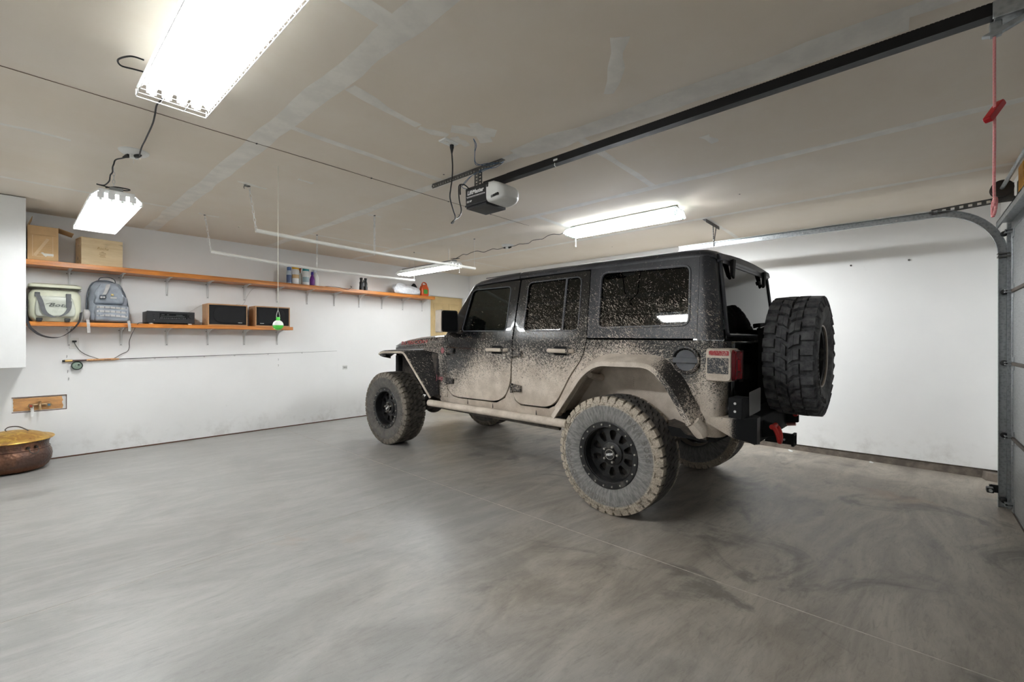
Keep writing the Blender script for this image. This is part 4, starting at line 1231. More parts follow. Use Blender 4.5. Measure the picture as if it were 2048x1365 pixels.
M_WAL = wood_mat('oak veneer', rgb(168, 124, 84), rgb(196, 152, 108), (9, 9, 1.2), .45)
M_WALH = wood_mat('oak veneer lying', rgb(168, 124, 84), rgb(196, 152, 108), (1.2, 9, 9), .45)
M_GRILLE = mat('black grille cloth', rgb(27, 27, 29), .9, var=.08, bump=.5, bscale=700)
def speaker(label, x, flip):
    t = thing('bookshelf_speaker', label, 'speaker', (x, 6.215, ZLo), 0, 'pair of speakers')
    w, d, h = .425, .245, .262
    s_ = .014
    MB().box(0, w, .012, d, 0, s_).build('bottom_panel', M_WALH, t, bevel=.001); MB().box(0, w, .012, d, h - s_, h).build('top_panel', M_WALH, t, bevel=.001)
    MB().box(0, s_, .012, d, s_, h - s_).build('side_panel', M_WAL, t, bevel=.001); MB().box(w - s_, w, .012, d, s_, h - s_).build('side_panel', M_WAL, t, bevel=.001)
    MB().box(s_, w - s_, .03, d - .002, s_, h - s_).build('baffle', M_BLACK, t)
    MB().box(s_ + .002, w - s_ - .002, .006, .03, s_ + .002, h - s_ - .002).build('grille_frame', M_GRILLE, t, bevel=.002)
    big = rpoly([(.055, .03), (w - .03, .03), (w - .03, h - .03), (.055, h - .03)], [.11, .006, .006, .11] if not flip else [.006, .11, .11, .006], 8)
    if flip:
        big = rpoly([(.03, .03), (w - .06, .03), (w - .06, h - .03), (.03, h - .03)], [.006, .11, .11, .006], 8)
    cx_ = sum(p[0] for p in big) / len(big); cz_ = sum(p[1] for p in big) / len(big)
    mb = MB(); mb.loft([[V(a, .0062, b) for a, b in big], [V(cx_ + (a - cx_) * .985, -.004, cz_ + (b - cz_) * .97) for a, b in big], [V(cx_ + (a - cx_) * .96, -.006, cz_ + (b - cz_) * .93) for a, b in big]], True, True); mb.build('grille_bulge', M_GRILLE, t, 50)
    xx = .315 if not flip else .05
    MB().box(xx, xx + .045, -.0075, -.005, .034, .040).build('badge', mat('silver badge', rgb(196, 196, 192), .3, .7), t)
    return t
speaker('oak veneered speaker with black grille next to the stereo receiver', 1.552, False)
speaker('oak veneered speaker with black grille at the right end of the lower shelf', 2.068, True)
def wire(name, label, pts, r=.0012, m_=None):
    return tag(MB().tube(smooth_path(pts, 5), r, 5).build(name, m_ or mat('grey speaker wire', rgb(150, 146, 140), .5)), label, 'wire')
wire('speaker_wire', 'thin grey wire rising from the receiver to behind the first speaker', [V(1.36, 6.47, 1.50), V(1.44, 6.47, 1.56), V(1.52, 6.475, 1.62), V(1.56, 6.475, 1.64)])
wire('speaker_wire', 'thin wires tangled between the receiver and the first speaker', [V(1.425, 6.36, 1.46), V(1.47, 6.33, 1.44), V(1.44, 6.30, 1.42), V(1.50, 6.32, 1.41), V(1.45, 6.28, 1.395), V(1.52, 6.3, 1.42), V(1.545, 6.34, 1.40)])
wire('speaker_wire', 'thin grey wire looping above the second speaker up to the long shelf', [V(1.86, 6.47, 1.645), V(1.95, 6.47, 1.675), V(1.985, 6.475, 1.66), V(2.02, 6.475, 1.70), V(2.06, 6.477, 1.80), V(2.14, 6.48, 1.90), V(2.3, 6.482, 1.922)])

# ------------------------------------------------------------------ on the back wall
t = thing('wall_outlet', 'white wall outlet with a black plug under the lower shelf', 'outlet', (.433, YB, 1.178))
mb = MB(); mb.loft([[V(a, -.001, b) for a, b in rpoly([(-.037, -.058), (.037, -.058), (.037, .058), (-.037, .058)], .006, 3)], [V(a * .94, -.007, b * .96) for a, b in rpoly([(-.037, -.058), (.037, -.058), (.037, .058), (-.037, .058)], .006, 3)]]); mb.build('plate', M_WHITEP, t)
MB().prism(rpoly([(-.016, -.036), (.016, -.036), (.016, -.010), (-.016, -.010)], .008, 4), lambda a, b: V(a, -.006, b), lambda a, b: V(a, -.0095, b)).build('receptacle', mat('ivory plastic', rgb(226, 224, 216), .4), t)
t = thing('receiver_cord', 'black power cord drooping along the wall from outlet up behind the backpack', 'cord', (.433, 6.47, 1.0))
MB().box(-.016, .016, -.03, .012, .188, .205).build('plug', M_CORD, t, bevel=.003)
mb = MB(); mb.tube(smooth_path([V(0, -.018, .19), V(.008, -.015, .16), V(.04, -.005, .10), V(.09, .0, .055), V(.15, .0, .025), V(.20, -.01, .005), V(.26, -.02, .0), V(.31, -.01, .012), V(.37, 0, .055), V(.42, .003, .085), V(.437, .003, .13), V(.435, -.02, .2), V(.45, -.10, .29), V(.463, -.20, .355), V(.47, -.275, .384), V(.485, -.24, .396), V(.53, -.16, .402), V(.56, -.14, .394)], 5), .0034, 8); mb.build('cable', mat('grey brown cord', rgb(84, 82, 78), .5), t)

t = thing('fly_rod', 'long thin fly fishing rod with cork grip and round reel hung on the wall', 'fishing rod', (.344, 6.462, .995))
ang = math.atan2(1.048 - .995, 3.272 - .344)
def rp(x, y=0, z=0):
    return V(x * math.cos(ang), y, x * math.sin(ang) + z)
MB().tube([rp(.44), rp(1.5), rp(2.93)], [.0042, .0028, .0012], 8).build('blank', mat('black graphite', rgb(40, 38, 36), .35), t)
MB().tube([rp(.18), rp(.20), rp(.30), rp(.40), rp(.44)], [.009, .012, .0115, .0125, .007], 12).build('cork_grip', mat('cork', rgb(196, 150, 108), .8, var=.2, scale=60), t)
MB().tube([rp(.02), rp(.075)], [.011, .011], 12).build('butt_cap', mat('brass ferrule', rgb(196, 160, 96), .35, .5), t)
MB().tube([rp(0), rp(.02)], [.010, .012], 12).build('butt_knob', M_BLACK, t)
MB().tube([rp(.075), rp(.18)], [.009, .009], 12).build('reel_seat', mat('dark rosewood', rgb(72, 38, 30), .3), t)
rl = Matrix.Translation(rp(.108, -.012, -.052)) @ Matrix.Rotation(PI / 2, 4, 'X')
MB().lathe([(.036, -.016), (.044, -.016), (.045, -.008), (.045, .008), (.044, .016), (.036, .016)], 32, rl, close=True).build('reel_rim', mat('dark green reel', rgb(44, 56, 50), .35, .5), t)
MB().lathe([(.0, .010), (.012, .012), (.014, .008), (.037, .006), (.037, -.006), (0, -.006)], 32, rl).build('reel_face', mat('pale green spool', rgb(150, 168, 152), .4), t)
MB().lathe([(0, .03), (.007, .028), (.008, .012), (0, .012)], 14, rl @ Matrix.Translation((.012, .01, 0))).build('reel_handle', M_BLACK, t)
for x in (.74, .95, 1.22, 1.55, 1.95, 2.4):
    MB().tube([rp(x, 0, 0), rp(x + .004, -.004, -.012), rp(x + .010, -.006, -.016), rp(x + .014, -.004, -.010), rp(x + .014, 0, 0)], .0012, 5).build('line_guide', M_SCREW, t)
for i, (x, z, nm) in enumerate(((.378, 1.05, 'small bent nail in the wall above the rod butt'), (.385, .895, 'small bent nail in the wall below the reel'), (.392, .82, 'lowest small bent nail in the wall above the faucet'), (2.44, .955, 'small peg in the wall right under the fishing rod'), (2.44, .875, 'lower small peg in the wall under the fishing rod'))):
    tag(MB().tube(round_path([V(x, YB + .002, z), V(x, YB - .016, z), V(x + .002, YB - .018, z - .0), V(x - .001, YB - .014, z - .024)], .005), .0016, 5).build('wall_nail', M_SCREW), nm, 'nail')
t = thing('wall_plate', 'white blank outlet plate low on the wall left of the front tyre', 'outlet', (3.416, YB, .792))
MB().loft([[V(a, -.001, b) for a, b in rpoly([(-.037, -.03), (.037, -.03), (.037, .03), (-.037, .03)], .005, 3)], [V(a * .95, -.006, b * .95) for a, b in rpoly([(-.037, -.03), (.037, -.03), (.037, .03), (-.037, .03)], .005, 3)]]).build('plate', mat('off white plastic', rgb(214, 214, 210), .4), t)
for dx in (-.018, .0, .018):
    MB().box(dx - .006, dx + .006, -.0075, -.0055, -.014, .014).build('slot', mat('grey slot', rgb(150, 150, 148), .5), t)

# faucet in the cut-out
M_BRASS = mat('tarnished brass', rgb(168, 142, 108), .4, .8, var=.2, scale=30)
t = thing('wall_faucet', 'old brass laundry faucet with two handles set in the wall cut-out', 'faucet', (.187, YB + .006, .567))
MB().tube([V(-.055, -.03, 0), V(.055, -.03, 0)], .011, 12).build('body', M_BRASS, t)
MB().tube(smooth_path([V(0, -.03, .022), V(0, -.055, .012), V(0, -.075, -.015), V(0, -.078, -.05)], 5), [.010] * 5 + [.011] * 5 + [.012] * 6, 12).build('spout', M_BRASS, t)
MB().box(-.012, .012, -.04, .0, -.012, .03).build('center_block', M_BRASS, t, bevel=.003)
for sx, c_, nm in ((-1, (178, 64, 50), 'red hot disc'), (1, (58, 108, 140), 'blue cold disc')):
    MB().tube([V(sx * .055, -.004, 0), V(sx * .06, -.06, -.004)], .010, 12).build('valve_stem', M_BRASS, t)
    hm = Matrix.Translation((sx * .062, -.062, -.004)) @ Matrix.Rotation(PI / 2, 4, 'X')
    q = MB(); q.loft([[hm @ V((.021 + .003 * math.cos(k * 6 * 2 * PI / 24 * 1)) * math.cos(k * 2 * PI / 24) * s_, (.021 + .003 * math.cos(6 * k * 2 * PI / 24)) * math.sin(k * 2 * PI / 24) * s_, z) for k in range(24)] for s_, z in ((.8, 0), (1, .004), (1, .012), (.8, .016))], True, True)
    hd = q.build('handle', M_BRASS, t)
    MB().lathe([(0, .0185), (.009, .018), (.010, .0155), (0, .0155)], 16, hm).build('handle_disc', mat(nm, rgb(*c_), .4), hd)
tag(MB().prism([(-.012, 0), (.010, .004), (.012, -.05), (.006, -.098), (-.010, -.10), (-.010, -.05)], lambda a, b: V(.135 + a, YB - .035 + b * .15, .555 + b), lambda a, b: V(.135 + a, YB - .0335 + b * .15, .555 + b)).build('paper_tag', M_LBL), 'small white paper tag hanging from the hot handle of the faucet', 'tag')

# hammered copper pot
def copper_mat():
    t = NT('hammered copper')
    v = t.coord()
    n = t.noise(v, 5, 5, .6)
    z = t.sep(v)[2]
    c = t.mix(t.rng(n, .35, .65), rgb(92, 70, 60), rgb(150, 108, 82))
    c = t.mix(t.math('MULTIPLY', t.rng(t.noise(v, 3.2, 4), .45, .6), .7), c, rgb(72, 66, 68))
    c = t.mix(t.math('MULTIPLY', t.rng(z, .08, .0), .8), c, rgb(146, 88, 44))
    return t.set(color=c, metal=.85, rough=t.rng(n, .3, .7, .28, .5), normal=t.bump(t.voro(v, 46), .55, .006))
def brass_lid_mat():
    t = NT('aged brass lid')
    v = t.coord()
    n = t.noise(v, 11, 6, .7, .8)
    c = t.mix(t.rng(n, .35, .65), rgb(176, 130, 66), rgb(222, 184, 92))
    c = t.mix(t.math('MULTIPLY', t.rng(t.noise(v, 24, 4), .58, .7), .6), c, rgb(140, 92, 58))
    return t.set(color=c, metal=.6, rough=.42, normal=t.bump(n, .3, .004))
PY = 6.205
t = thing('copper_pot', 'large hammered copper pot with brass lid standing on the floor by the wall', 'pot', (.005, PY, fz(PY)))
MB().lathe([(0, .002), (.16, .002), (.205, .012), (.235, .04), (.255, .085), (.262, .135), (.255, .175), (.243, .198), (.238, .208), (.238, .245), (.246, .268), (.252, .278), (.248, .280), (.232, .262), (.230, .21), (.245, .175), (.25, .135), (.22, .05), (.15, .016), (0, .014)], 56).build('bowl', copper_mat(), t, 40)
MB().lathe([(.246, .2015), (.2475, .204), (.2465, .207)], 56).build('seam_ring', mat('dark copper seam', rgb(70, 44, 36), .5, .6), t)
lidm = Matrix.Translation((0.0, -.004, .292)) @ Matrix.Rotation(math.radians(2.0), 4, 'X')
M_BRL = brass_lid_mat()
MB().lathe([(0, .078), (.05, .077), (.12, .066), (.18, .045), (.225, .022), (.248, .014), (.272, .010), (.276, .004), (.272, -.001), (.24, .002), (.2, .02), (.1, .055), (0, .068)], 56, lidm).build('lid', M_BRL, t, 40)
M_IRON = mat('dark iron', rgb(84, 78, 72), .4, .8)
MB().tube([lidm @ p for p in smooth_path([V(-.035, .02, .076), V(-.045, .02, .092), V(-.02, .01, .115), V(.035, -.01, .115), V(.085, -.03, .085), V(.10, -.035, .072)], 5)], .006, 8, flat=.6).build('lid_handle', M_IRON, t)
for a in (-1.05, ):
    for da in (-.12, .12):
        c_ = V(.2435 * math.cos(a + da), .2435 * math.sin(a + da), .228)
        n_ = V(math.cos(a + da), math.sin(a + da), 0)
        MB().tube([c_ - n_ * .004, c_ + n_ * .012], [.014, .011], 12).build('handle_boss', M_IRON, t)
    A_ = V(.262 * math.cos(a - .12), .262 * math.sin(a - .12), .225); B_ = V(.262 * math.cos(a + .12), .262 * math.sin(a + .12), .225)
    n_ = V(math.cos(a), math.sin(a), 0)
    MB().tube(smooth_path([A_, A_ + n_ * .012 + V(0, 0, -.03), (A_ + B_) / 2 + n_ * .02 + V(0, 0, -.052), B_ + n_ * .012 + V(0, 0, -.03), B_], 5), .004, 8).build('ring_handle', M_IRON, t)

# litter by the right wall
for (x, y, l, rz, nm) in ((5.93, 1.02, .10, .4, 'white plastic scrap on the floor under the rear bumper by the wall'), (5.96, .30, .05, .2, 'small white paper scrap on the floor along the right wall')):
    q = MB(); M_ = Matrix.Translation((x, y, fz(y))) @ Matrix.Rotation(rz, 4, 'Z')
    q.loft([[M_ @ V(a * l, b * .02, c_) for a, b, c_ in ((-.5, -.6, .001), (-.3, -1, .004), (.2, -.7, .003), (.5, -.2, .006), (.5, .4, .004), (0, .8, .002), (-.5, .5, .001))], [M_ @ V(a * l, b * .02, c_ + .004) for a, b, c_ in ((-.5, -.6, .001), (-.3, -1, .004), (.2, -.7, .003), (.5, -.2, .006), (.5, .4, .004), (0, .8, .002), (-.5, .5, .001))]], True, True)
    tag(q.build('scrap', M_LBL), nm, 'scrap')
WS1, WS2 = (.470, 2.012), (.004, 2.015)
for y, z, nm in ((WS1[0], WS1[1], 'dark screw high on the right wall nearer the spare tyre'), (WS2[0], WS2[1], 'dark bracket screw high on the right wall nearer the door track')):
    tag(MB().cyl((XR - .012, y, z), (XR, y, z), .009, n=10).build('wall_screw', M_SCREW), nm, 'screw')
# ------------------------------------------------------------------ the vehicle
yaw = math.radians(1.431)
fwv = V(math.sin(yaw), math.cos(yaw), SLOPE * math.cos(yaw)).normalized()
lfv = V(-math.cos(yaw), math.sin(yaw), 0)
upv = fwv.cross(lfv).normalized()
JO = V(3.794, 1.611, fz(1.611))
car = thing('off_road_vehicle', 'mud splattered black four door off-road vehicle with rear spare tyre parked in the garage', 'car')
car.matrix_world = Matrix(((fwv.x, lfv.x, upv.x, JO.x), (fwv.y, lfv.y, upv.y, JO.y), (fwv.z, lfv.z, upv.z, JO.z), (0, 0, 0, 1)))

MUD_A, MUD_B = rgb(224, 212, 198), rgb(196, 183, 168)
def mud_nodes(t, heavy=0.0, speck=1.0, gate=True, low=0.0, xmin=None):
    """0..1 mask of dried mud thrown back by the wheels, in the vehicle's own coordinates"""
    v = t.coord(car)
    x, y, z = t.sep(v)
    tx = t.math('DIVIDE', t.math('ADD', x, 0.8), 4.2)
    def X(a): return (a + .8) / 4.2
    zc = t.ramp(tx, [(X(-.75), .98), (X(-.62), 1.02), (X(-.5), .84), (X(-.38), 1.00), (X(-.1), 1.15), (X(.3), 1.13), (X(.7), 1.06), (X(1.15), 1.06), (X(1.5), 1.02), (X(1.8), .88), (X(2.02), .80), (X(2.15), .66), (X(2.22), .30)])
    zc = t.math('ADD', zc, low)
    wob = t.noise(v, 3.0, 3)
    zz = t.math('ADD', z, t.math('MULTIPLY', t.math('SUBTRACT', wob, .5), .22))
    D = t.rng(t.math('SUBTRACT', zz, zc), .54, -.32, 0.0, 1.05)
    sp = t.ramp(tx, [(X(-.75), .38), (X(-.55), .37), (X(-.45), .34), (X(.2), .36), (X(.9), .33), (X(1.1), .28), (X(1.3), .16), (X(1.9), .24), (X(2.1), .38), (X(2.6), .40), (X(3.3), .42)])
    hi = t.rng(z, 1.10, 1.85, 1.38, .66)
    D2 = t.math('MULTIPLY', t.math('MULTIPLY', sp, hi), speck)
    D = t.math('MAXIMUM', D, D2)
    if isinstance(heavy, tuple):
        heavy = t.rng(x, heavy[0], heavy[1], heavy[2], heavy[3])
    D = t.math('ADD', D, heavy)
    bend = t.noise(v, 1.7, 2)
    n1 = t.noise(t.rotscale(v, (0, .62, 0), (40, 40, 250)), 1.0, 2, .55, .5)
    n2 = t.noise(t.rotscale(v, (0, -.42, 0), (40, 40, 260), (3, 1, 7)), 1.0, 2, .55, .5)
    n4 = t.noise(t.rotscale(v, (0, 1.25, 0), (44, 40, 250), (9, 4, 2)), 1.0, 2, .55, .5)
    n3 = t.noise(v, 230, 3, .6, .3)
    na = t.mix(t.rng(bend, .42, .58), n1, n2)
    n = t.math('MINIMUM', t.math('MINIMUM', na, t.math('ADD', n4, .03)), t.math('ADD', n3, .02))
    n = t.rng(n, .24, .58, 0, 1, False)
    m = t.rng(t.math('SUBTRACT', D, n), -.02, .09)
    if gate:
        m = t.math('MULTIPLY', m, t.rng(t.math('ABSOLUTE', y), .60, .70))
    if xmin is not None:
        m = t.math('MULTIPLY', m, t.rng(t.math('ADD', x, t.math('MULTIPLY', t.math('SUBTRACT', n3, .5), .12)), xmin - .02, xmin + .02))
    grain = t.noise(v, 210, 3, .6)
    big = t.noise(v, 7, 4, .6)
    col = t.mix(t.rng(t.math('ADD', t.math('MULTIPLY', big, .6), t.math('MULTIPLY', grain, .4)), .38, .62), MUD_B, MUD_A)
    return m, col, grain, v

def muddy(name, base, rough, heavy=0.0, speck=1.0, gate=True, coat=0.0, metal=0.0, film=0.0, low=0.0, xmin=None):
    t = NT(name)
    m, col, grain, v = mud_nodes(t, heavy, speck, gate, low, xmin)
    b = base
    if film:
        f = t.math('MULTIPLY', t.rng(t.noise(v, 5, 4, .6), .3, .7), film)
        b = t.mix(f, base, rgb(112, 112, 116))  # grey film tone: dust plus a haze of reflected light mixed into the colour
    c = t.mix(m, b, col)
    r = t.math('ADD', t.math('MULTIPLY', m, .85 - rough), rough)
    t.set(color=c, rough=r, metal=metal, coat=t.math('MULTIPLY', t.math('SUBTRACT', 1.0, m), coat), normal=t.bump(t.math('ADD', m, t.math('MULTIPLY', grain, .35)), .25, .004))
    MATS[name] = t.m
    return t.m
BLK = rgb(15, 16, 19)
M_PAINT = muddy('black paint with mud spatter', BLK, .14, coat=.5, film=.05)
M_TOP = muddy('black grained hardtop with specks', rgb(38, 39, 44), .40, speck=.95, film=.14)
M_PLAST = muddy('black trim plastic with mud', rgb(30, 30, 31), .45, speck=.78)
M_HVY = muddy('plastic caked in dried mud', rgb(46, 43, 40), .6, heavy=.72, gate=False)
M_FLR = muddy('rear flare mud', rgb(40, 38, 36), .5, heavy=(-.46, -.22, -.25, .72), gate=False)
M_FND = muddy('front fender skin', rgb(28, 28, 30), .35, speck=.62, low=-.3)
M_HNG = muddy('hinge iron', rgb(40, 40, 42), .5, low=-.42, speck=1.2)
M_CAKE = muddy('thick dried mud', MUD_B, .9, heavy=1.3, gate=False)
M_REARB = muddy('rear black steel', rgb(34, 35, 38), .5, gate=True, xmin=-.79)
M_BUMP = mat('textured black powder coat', rgb(30, 31, 33), .7, var=.15, scale=40, spec=.25, bump=.3, bscale=300)
M_CLEAN = mat('clean black paint', BLK, .18, coat=.5, var=.03)
M_DARK = mat('dark void', rgb(12, 12, 13), .8)
M_CHASS = mat('dusty chassis', rgb(72, 66, 60), .7, var=.35, scale=14, dirt=rgb(120, 106, 92))
M_FAB = mat('charcoal seat cloth', rgb(30, 30, 32), .85, bump=.3)
M_INT = mat('dark cabin plastic', rgb(24, 24, 25), .6)

def glass(name, tint, specks):
    t = NT(name)
    tr = t.node('ShaderNodeBsdfTransparent'); tr.inputs[0].default_value = tint + (1,)
    gl = t.node('ShaderNodeBsdfGlossy'); gl.inputs['Roughness'].default_value = .015; gl.inputs[0].default_value = (1, 1, 1, 1)
    fr = t.node('ShaderNodeFresnel'); fr.inputs[0].default_value = 1.5
    fac = t.math('MULTIPLY', fr.outputs[0], .85, clamp=True)
    mx = t.node('ShaderNodeMixShader')
    t.link(fac, mx.inputs[0]); t.link(tr.outputs[0], mx.inputs[1]); t.link(gl.outputs[0], mx.inputs[2])
    if specks:
        m, col, grain, v = mud_nodes(t, 0.0, specks, False, -.2)
        t.set(color=col, rough=.85)
        m2 = t.node('ShaderNodeMixShader')
        t.link(m, m2.inputs[0]); t.link(mx.outputs[0], m2.inputs[1]); t.link(t.bsdf.outputs[0], m2.inputs[2])
        t.link(m2.outputs[0], t.out.inputs[0])
    else:
        t.link(mx.outputs[0], t.out.inputs[0])
    return t.m
M_GLF = glass('front door glass', (.42, .46, .44), .7)
M_GLR = glass('dark privacy glass with mud specks', (.10, .11, .11), 1.08)
M_GLC = glass('clean tinted glass', (.16, .17, .17), 0)
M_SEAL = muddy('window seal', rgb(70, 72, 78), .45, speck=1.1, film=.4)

LAT = [(.50, .765), (.60, .778), (.68, .795), (.80, .803), (1.10, .806), (1.20, .803), (1.27, .792), (1.34, .782), (1.84, .700)]
def lat(z):
    if z <= LAT[0][0]:
        return LAT[0][1]
    for (z0, a0), (z1, a1) in zip(LAT, LAT[1:]):
        if z <= z1:
            return a0 + (a1 - a0) * (z - z0) / (z1 - z0)
    return LAT[-1][1]
def P(s, off=0.0):
    return lambda a, b: V(a, s * (lat(b) + off), b)

FD = rpoly([(2.004, .742), (1.92, .668), (1.83, .660), (1.28, .672), (1.155, .735), (1.092, .86), (1.083, 1.27), (1.062, 1.803), (1.662, 1.785), (1.995, 1.325), (2.008, 1.27)],
           [.05, .04, .05, .07, .06, .08, .0, .015, .03, .02, .0], 4)
RD = rpoly([(1.066, .80), (1.036, .715), (.975, .680), (.66, .686), (.555, .755), (.43, .97), (.30, 1.136), (.283, 1.27), (.305, 1.820), (1.046, 1.803), (1.067, 1.27)],
           [.05, .04, .05, .06, .06, .05, .08, .0, .015, .015, .0], 4)
W1 = rpoly([(1.79, 1.338), (1.178, 1.338), (1.172, 1.748), (1.695, 1.748)], [.045, .04, .045, .05], 5)
W2 = rpoly([(.945, 1.338), (.372, 1.338), (.388, 1.772), (.952, 1.766)], [.04, .05, .05, .05], 5)
W3 = rpoly([(.178, 1.356), (-.512, 1.370), (-.492, 1.770), (.192, 1.783)], [.05, .05, .05, .06], 5)

def shrink(poly, k):
    cx_ = sum(p[0] for p in poly) / len(poly); cz_ = sum(p[1] for p in poly) / len(poly)
    out = []
    for a, b in poly:
        d_ = V(a - cx_, b - cz_, 0); L_ = d_.length
        out.append((cx_ + d_.x * (L_ + k) / L_, cz_ + d_.y * (L_ + k) / L_))
    return out

for s in (1, -1):
    # doors
    for nm, out_, win, gm in (('front_door', FD, W1, M_GLF), ('rear_door', RD, W2, M_GLR)):
        d_ = MB().panel(out_, [win], P(s), P(s, -.035), .11).build(nm, M_PAINT, car, 30)
        MB().panel(shrink(win, .012), [], P(s, -.014), P(s, -.018), .2).build('window_glass', gm, d_, 30)
        MB().tube([P(s, .001)(a, b) for a, b in shrink(win, .005)], .0055, 6, loop=True).build('window_seal', M_SEAL, d_)
        if nm == 'rear_door':
            MB().tube([P(s, -.008)(.530, 1.336), P(s, -.008)(.536, 1.772)], .010, 6, up=(0, s, 0)).build('window_divider', M_SEAL, d_)
        hx0, hx1, hz = (1.389, 1.135, 1.158) if nm == 'front_door' else (.648, .404, 1.168)
        hb = MB(); hb.tube(smooth_path([P(s, -.004)(hx0, hz), P(s, .034)(hx0 - .03, hz), P(s, .042)((hx0 + hx1) / 2, hz), P(s, .036)(hx1 + .03, hz), P(s, -.004)(hx1, hz)], 5), .017, 10, flat=1.0, up=(0, 0, 1)); hb.build('handle', M_HVY, d_)
        MB().panel(rpoly([(hx0 - .05, hz - .038), (hx1 + .05, hz - .038), (hx1 + .05, hz + .036), (hx0 - .05, hz + .036)], .034, 5), [], P(s, .0022), P(s, -.004)).build('handle_cup', M_DARK, d_)
        MB().tube([P(s, .034)(hx1 + .045, hz), P(s, .036)(hx1 + .012, hz)], .020, 10).build('handle_cap', M_PLAST, d_)
        if nm == 'front_door':
            MB().cyl(P(s, .0)(1.163, 1.085), P(s, .008)(1.163, 1.085), .013, n=14).build('lock_cylinder', mat('chrome lock', rgb(205, 200, 190), .25, .9), d_)
        for hz2 in (1.13, .818):
            xx = 1.945 if nm == 'front_door' else 1.005
            hg = MB()
            hg.loft([[P(s, .001)(xx + a, hz2 + b) for a, b in ((-.055, -.028), (.055, -.038), (.055, .038), (-.055, .028))], [P(s, .020)(xx + a, hz2 + b) for a, b in ((-.05, -.018), (.05, -.028), (.05, .028), (-.05, .018))]], True, True)
            hg.tube([P(s, .020)(xx + .052, hz2 - .042), P(s, .020)(xx + .052, hz2 + .042)], .014, 8)
            hg.tube([P(s, .014)(xx - .045, hz2 - .026), P(s, .014)(xx - .045, hz2 + .026)], .016, 8)
            hg.build('hinge', M_HNG, d_, bevel=.002)
    # quarter, rocker and cowl panels
    MB().panel(rpoly([(.276, 1.262), (.293, 1.13), (.420, .962), (.543, .75), (.60, .69), (.56, .655), (.505, .655), (.255, 1.0), (.11, 1.085), (-.32, 1.09), (-.435, .985), (-.575, .76), (-.575, .632), (-.603, .632), (-.603, 1.262)],
                     [0, .08, .05, .05, .03, 0, 0, .05, .05, .05, .05, 0, 0, 0, 0], 3), [], P(s), P(s, -.03), .10).build('quarter_panel', M_PAINT, car, 30)
    pr = [(.70, .660), (.55, .690), (.55, .64), (2.16, .585), (2.16, .655), (2.02, .70), (1.92, .652), (1.83, .644), (1.29, .656), (1.165, .70), (1.075, .85), (1.02, .70), (.972, .664)]
    MB().panel([(.62, .600), (2.15, .585), (2.15, .640), (2.012, .640), (2.012, .725), (1.925, .655), (1.83, .645), (1.285, .657), (1.165, .715), (1.079, .86), (1.079, 1.26), (1.071, 1.26), (1.071, .80), (1.042, .705), (.975, .665), (.66, .671), (.60, .70), (.585, .65)], [],
               P(s, -.006), P(s, -.05), .10).build('rocker_panel', M_PAINT, car, 30)
    for xs in (1.70, 1.34, .80):
        MB().box(xs - .002, xs + .002, s * (lat(.62) - .004) - .003, s * (lat(.62) - .004) + .003, .60, .655 if xs > 1.3 else .66).build('rocker_seam', M_DARK, car)
    MB().panel(rpoly([(2.018, .645), (2.150, .640), (2.150, 1.10), (2.42, 1.128), (2.42, 1.165), (2.12, 1.215), (2.05, 1.285), (2.018, 1.285)], [0, 0, .02, 0, 0, .03, 0, 0], 3), [], P(s), P(s, -.03), .10).build('cowl_panel', M_PAINT, car, 30)
    # rear corner, wrapped
    def corner(z, sc):
        k = lat(z)
        return [V(-.607, s * k, z), V(-.655, s * k, z), V(-.690, s * (k - .012), z), V(-.712, s * (k - .04), z), V(-.722, s * (k - .08), z), V(-.724, s * .57, z), V(-.70, s * .57, z), V(-.69, s * (k - .08), z), V(-.66, s * (k - .035), z), V(-.607, s * (k - .035), z)]
    MB().loft([corner(z, 1) for z in (.640, .72, .85, 1.0, 1.1, 1.2, 1.262)], True, True).build('corner_panel', M_PAINT, car, 40)
    # hardtop side and rear pillar
    ht = MB().panel(rpoly([(.277, 1.276), (-.575, 1.276), (-.556, 1.828), (.300, 1.832)], [.0, .0, .0, .0]), [W3], P(s), P(s, -.03), .11).build('hardtop_side', M_TOP, car, 30)
    MB().panel(shrink(W3, .012), [], P(s, -.012), P(s, -.016), .2).build('quarter_glass', M_GLR, ht, 30)
    MB().tube([P(s, .001)(a, b) for a, b in shrink(W3, .007)], .0085, 6, loop=True).build('window_seal', M_SEAL, ht)
    def pil(z):
        k = lat(z); f_ = (z - 1.276) / .55
        xa = -.578 + .020 * f_; xr = -.700 + .062 * f_
        return [V(xa, s * k, z), V(xr + .07, s * k, z), V(xr + .028, s * (k - .012), z), V(xr + .006, s * (k - .045), z), V(xr, s * (k - .09), z), V(xr, s * (k - .14), z), V(xr + .03, s * (k - .14), z), V(xr + .03, s * (k - .08), z), V(xr + .06, s * (k - .035), z), V(xa, s * (k - .03), z)]
    MB().loft([pil(z) for z in (1.266, 1.4, 1.55, 1.7, 1.80, 1.832)], True, True).build('rear_pillar', M_TOP, car, 40)
    # dark structure behind the door gaps
    MB().panel([(-.57, 1.0), (-.50, 1.03), (-.36, 1.125), (.145, 1.125), (.315, 1.04), (.62, .63), (2.14, .62), (2.14, 1.25), (-.57, 1.25)], [], P(s, -.055), P(s, -.065)).build('inner_body_side', M_DARK, car)
    for xa, xb in ((1.10, 1.03), (.335, .25)):
        MB().hexa([P(s, -.06)(xa, 1.25), P(s, -.06)(xb, 1.25), P(s, -.10)(xb, 1.25), P(s, -.10)(xa, 1.25), P(s, -.045)(xa, 1.815), P(s, -.045)(xb, 1.815), P(s, -.08)(xb, 1.815), P(s, -.08)(xa, 1.815)]).build('pillar', M_DARK, car)
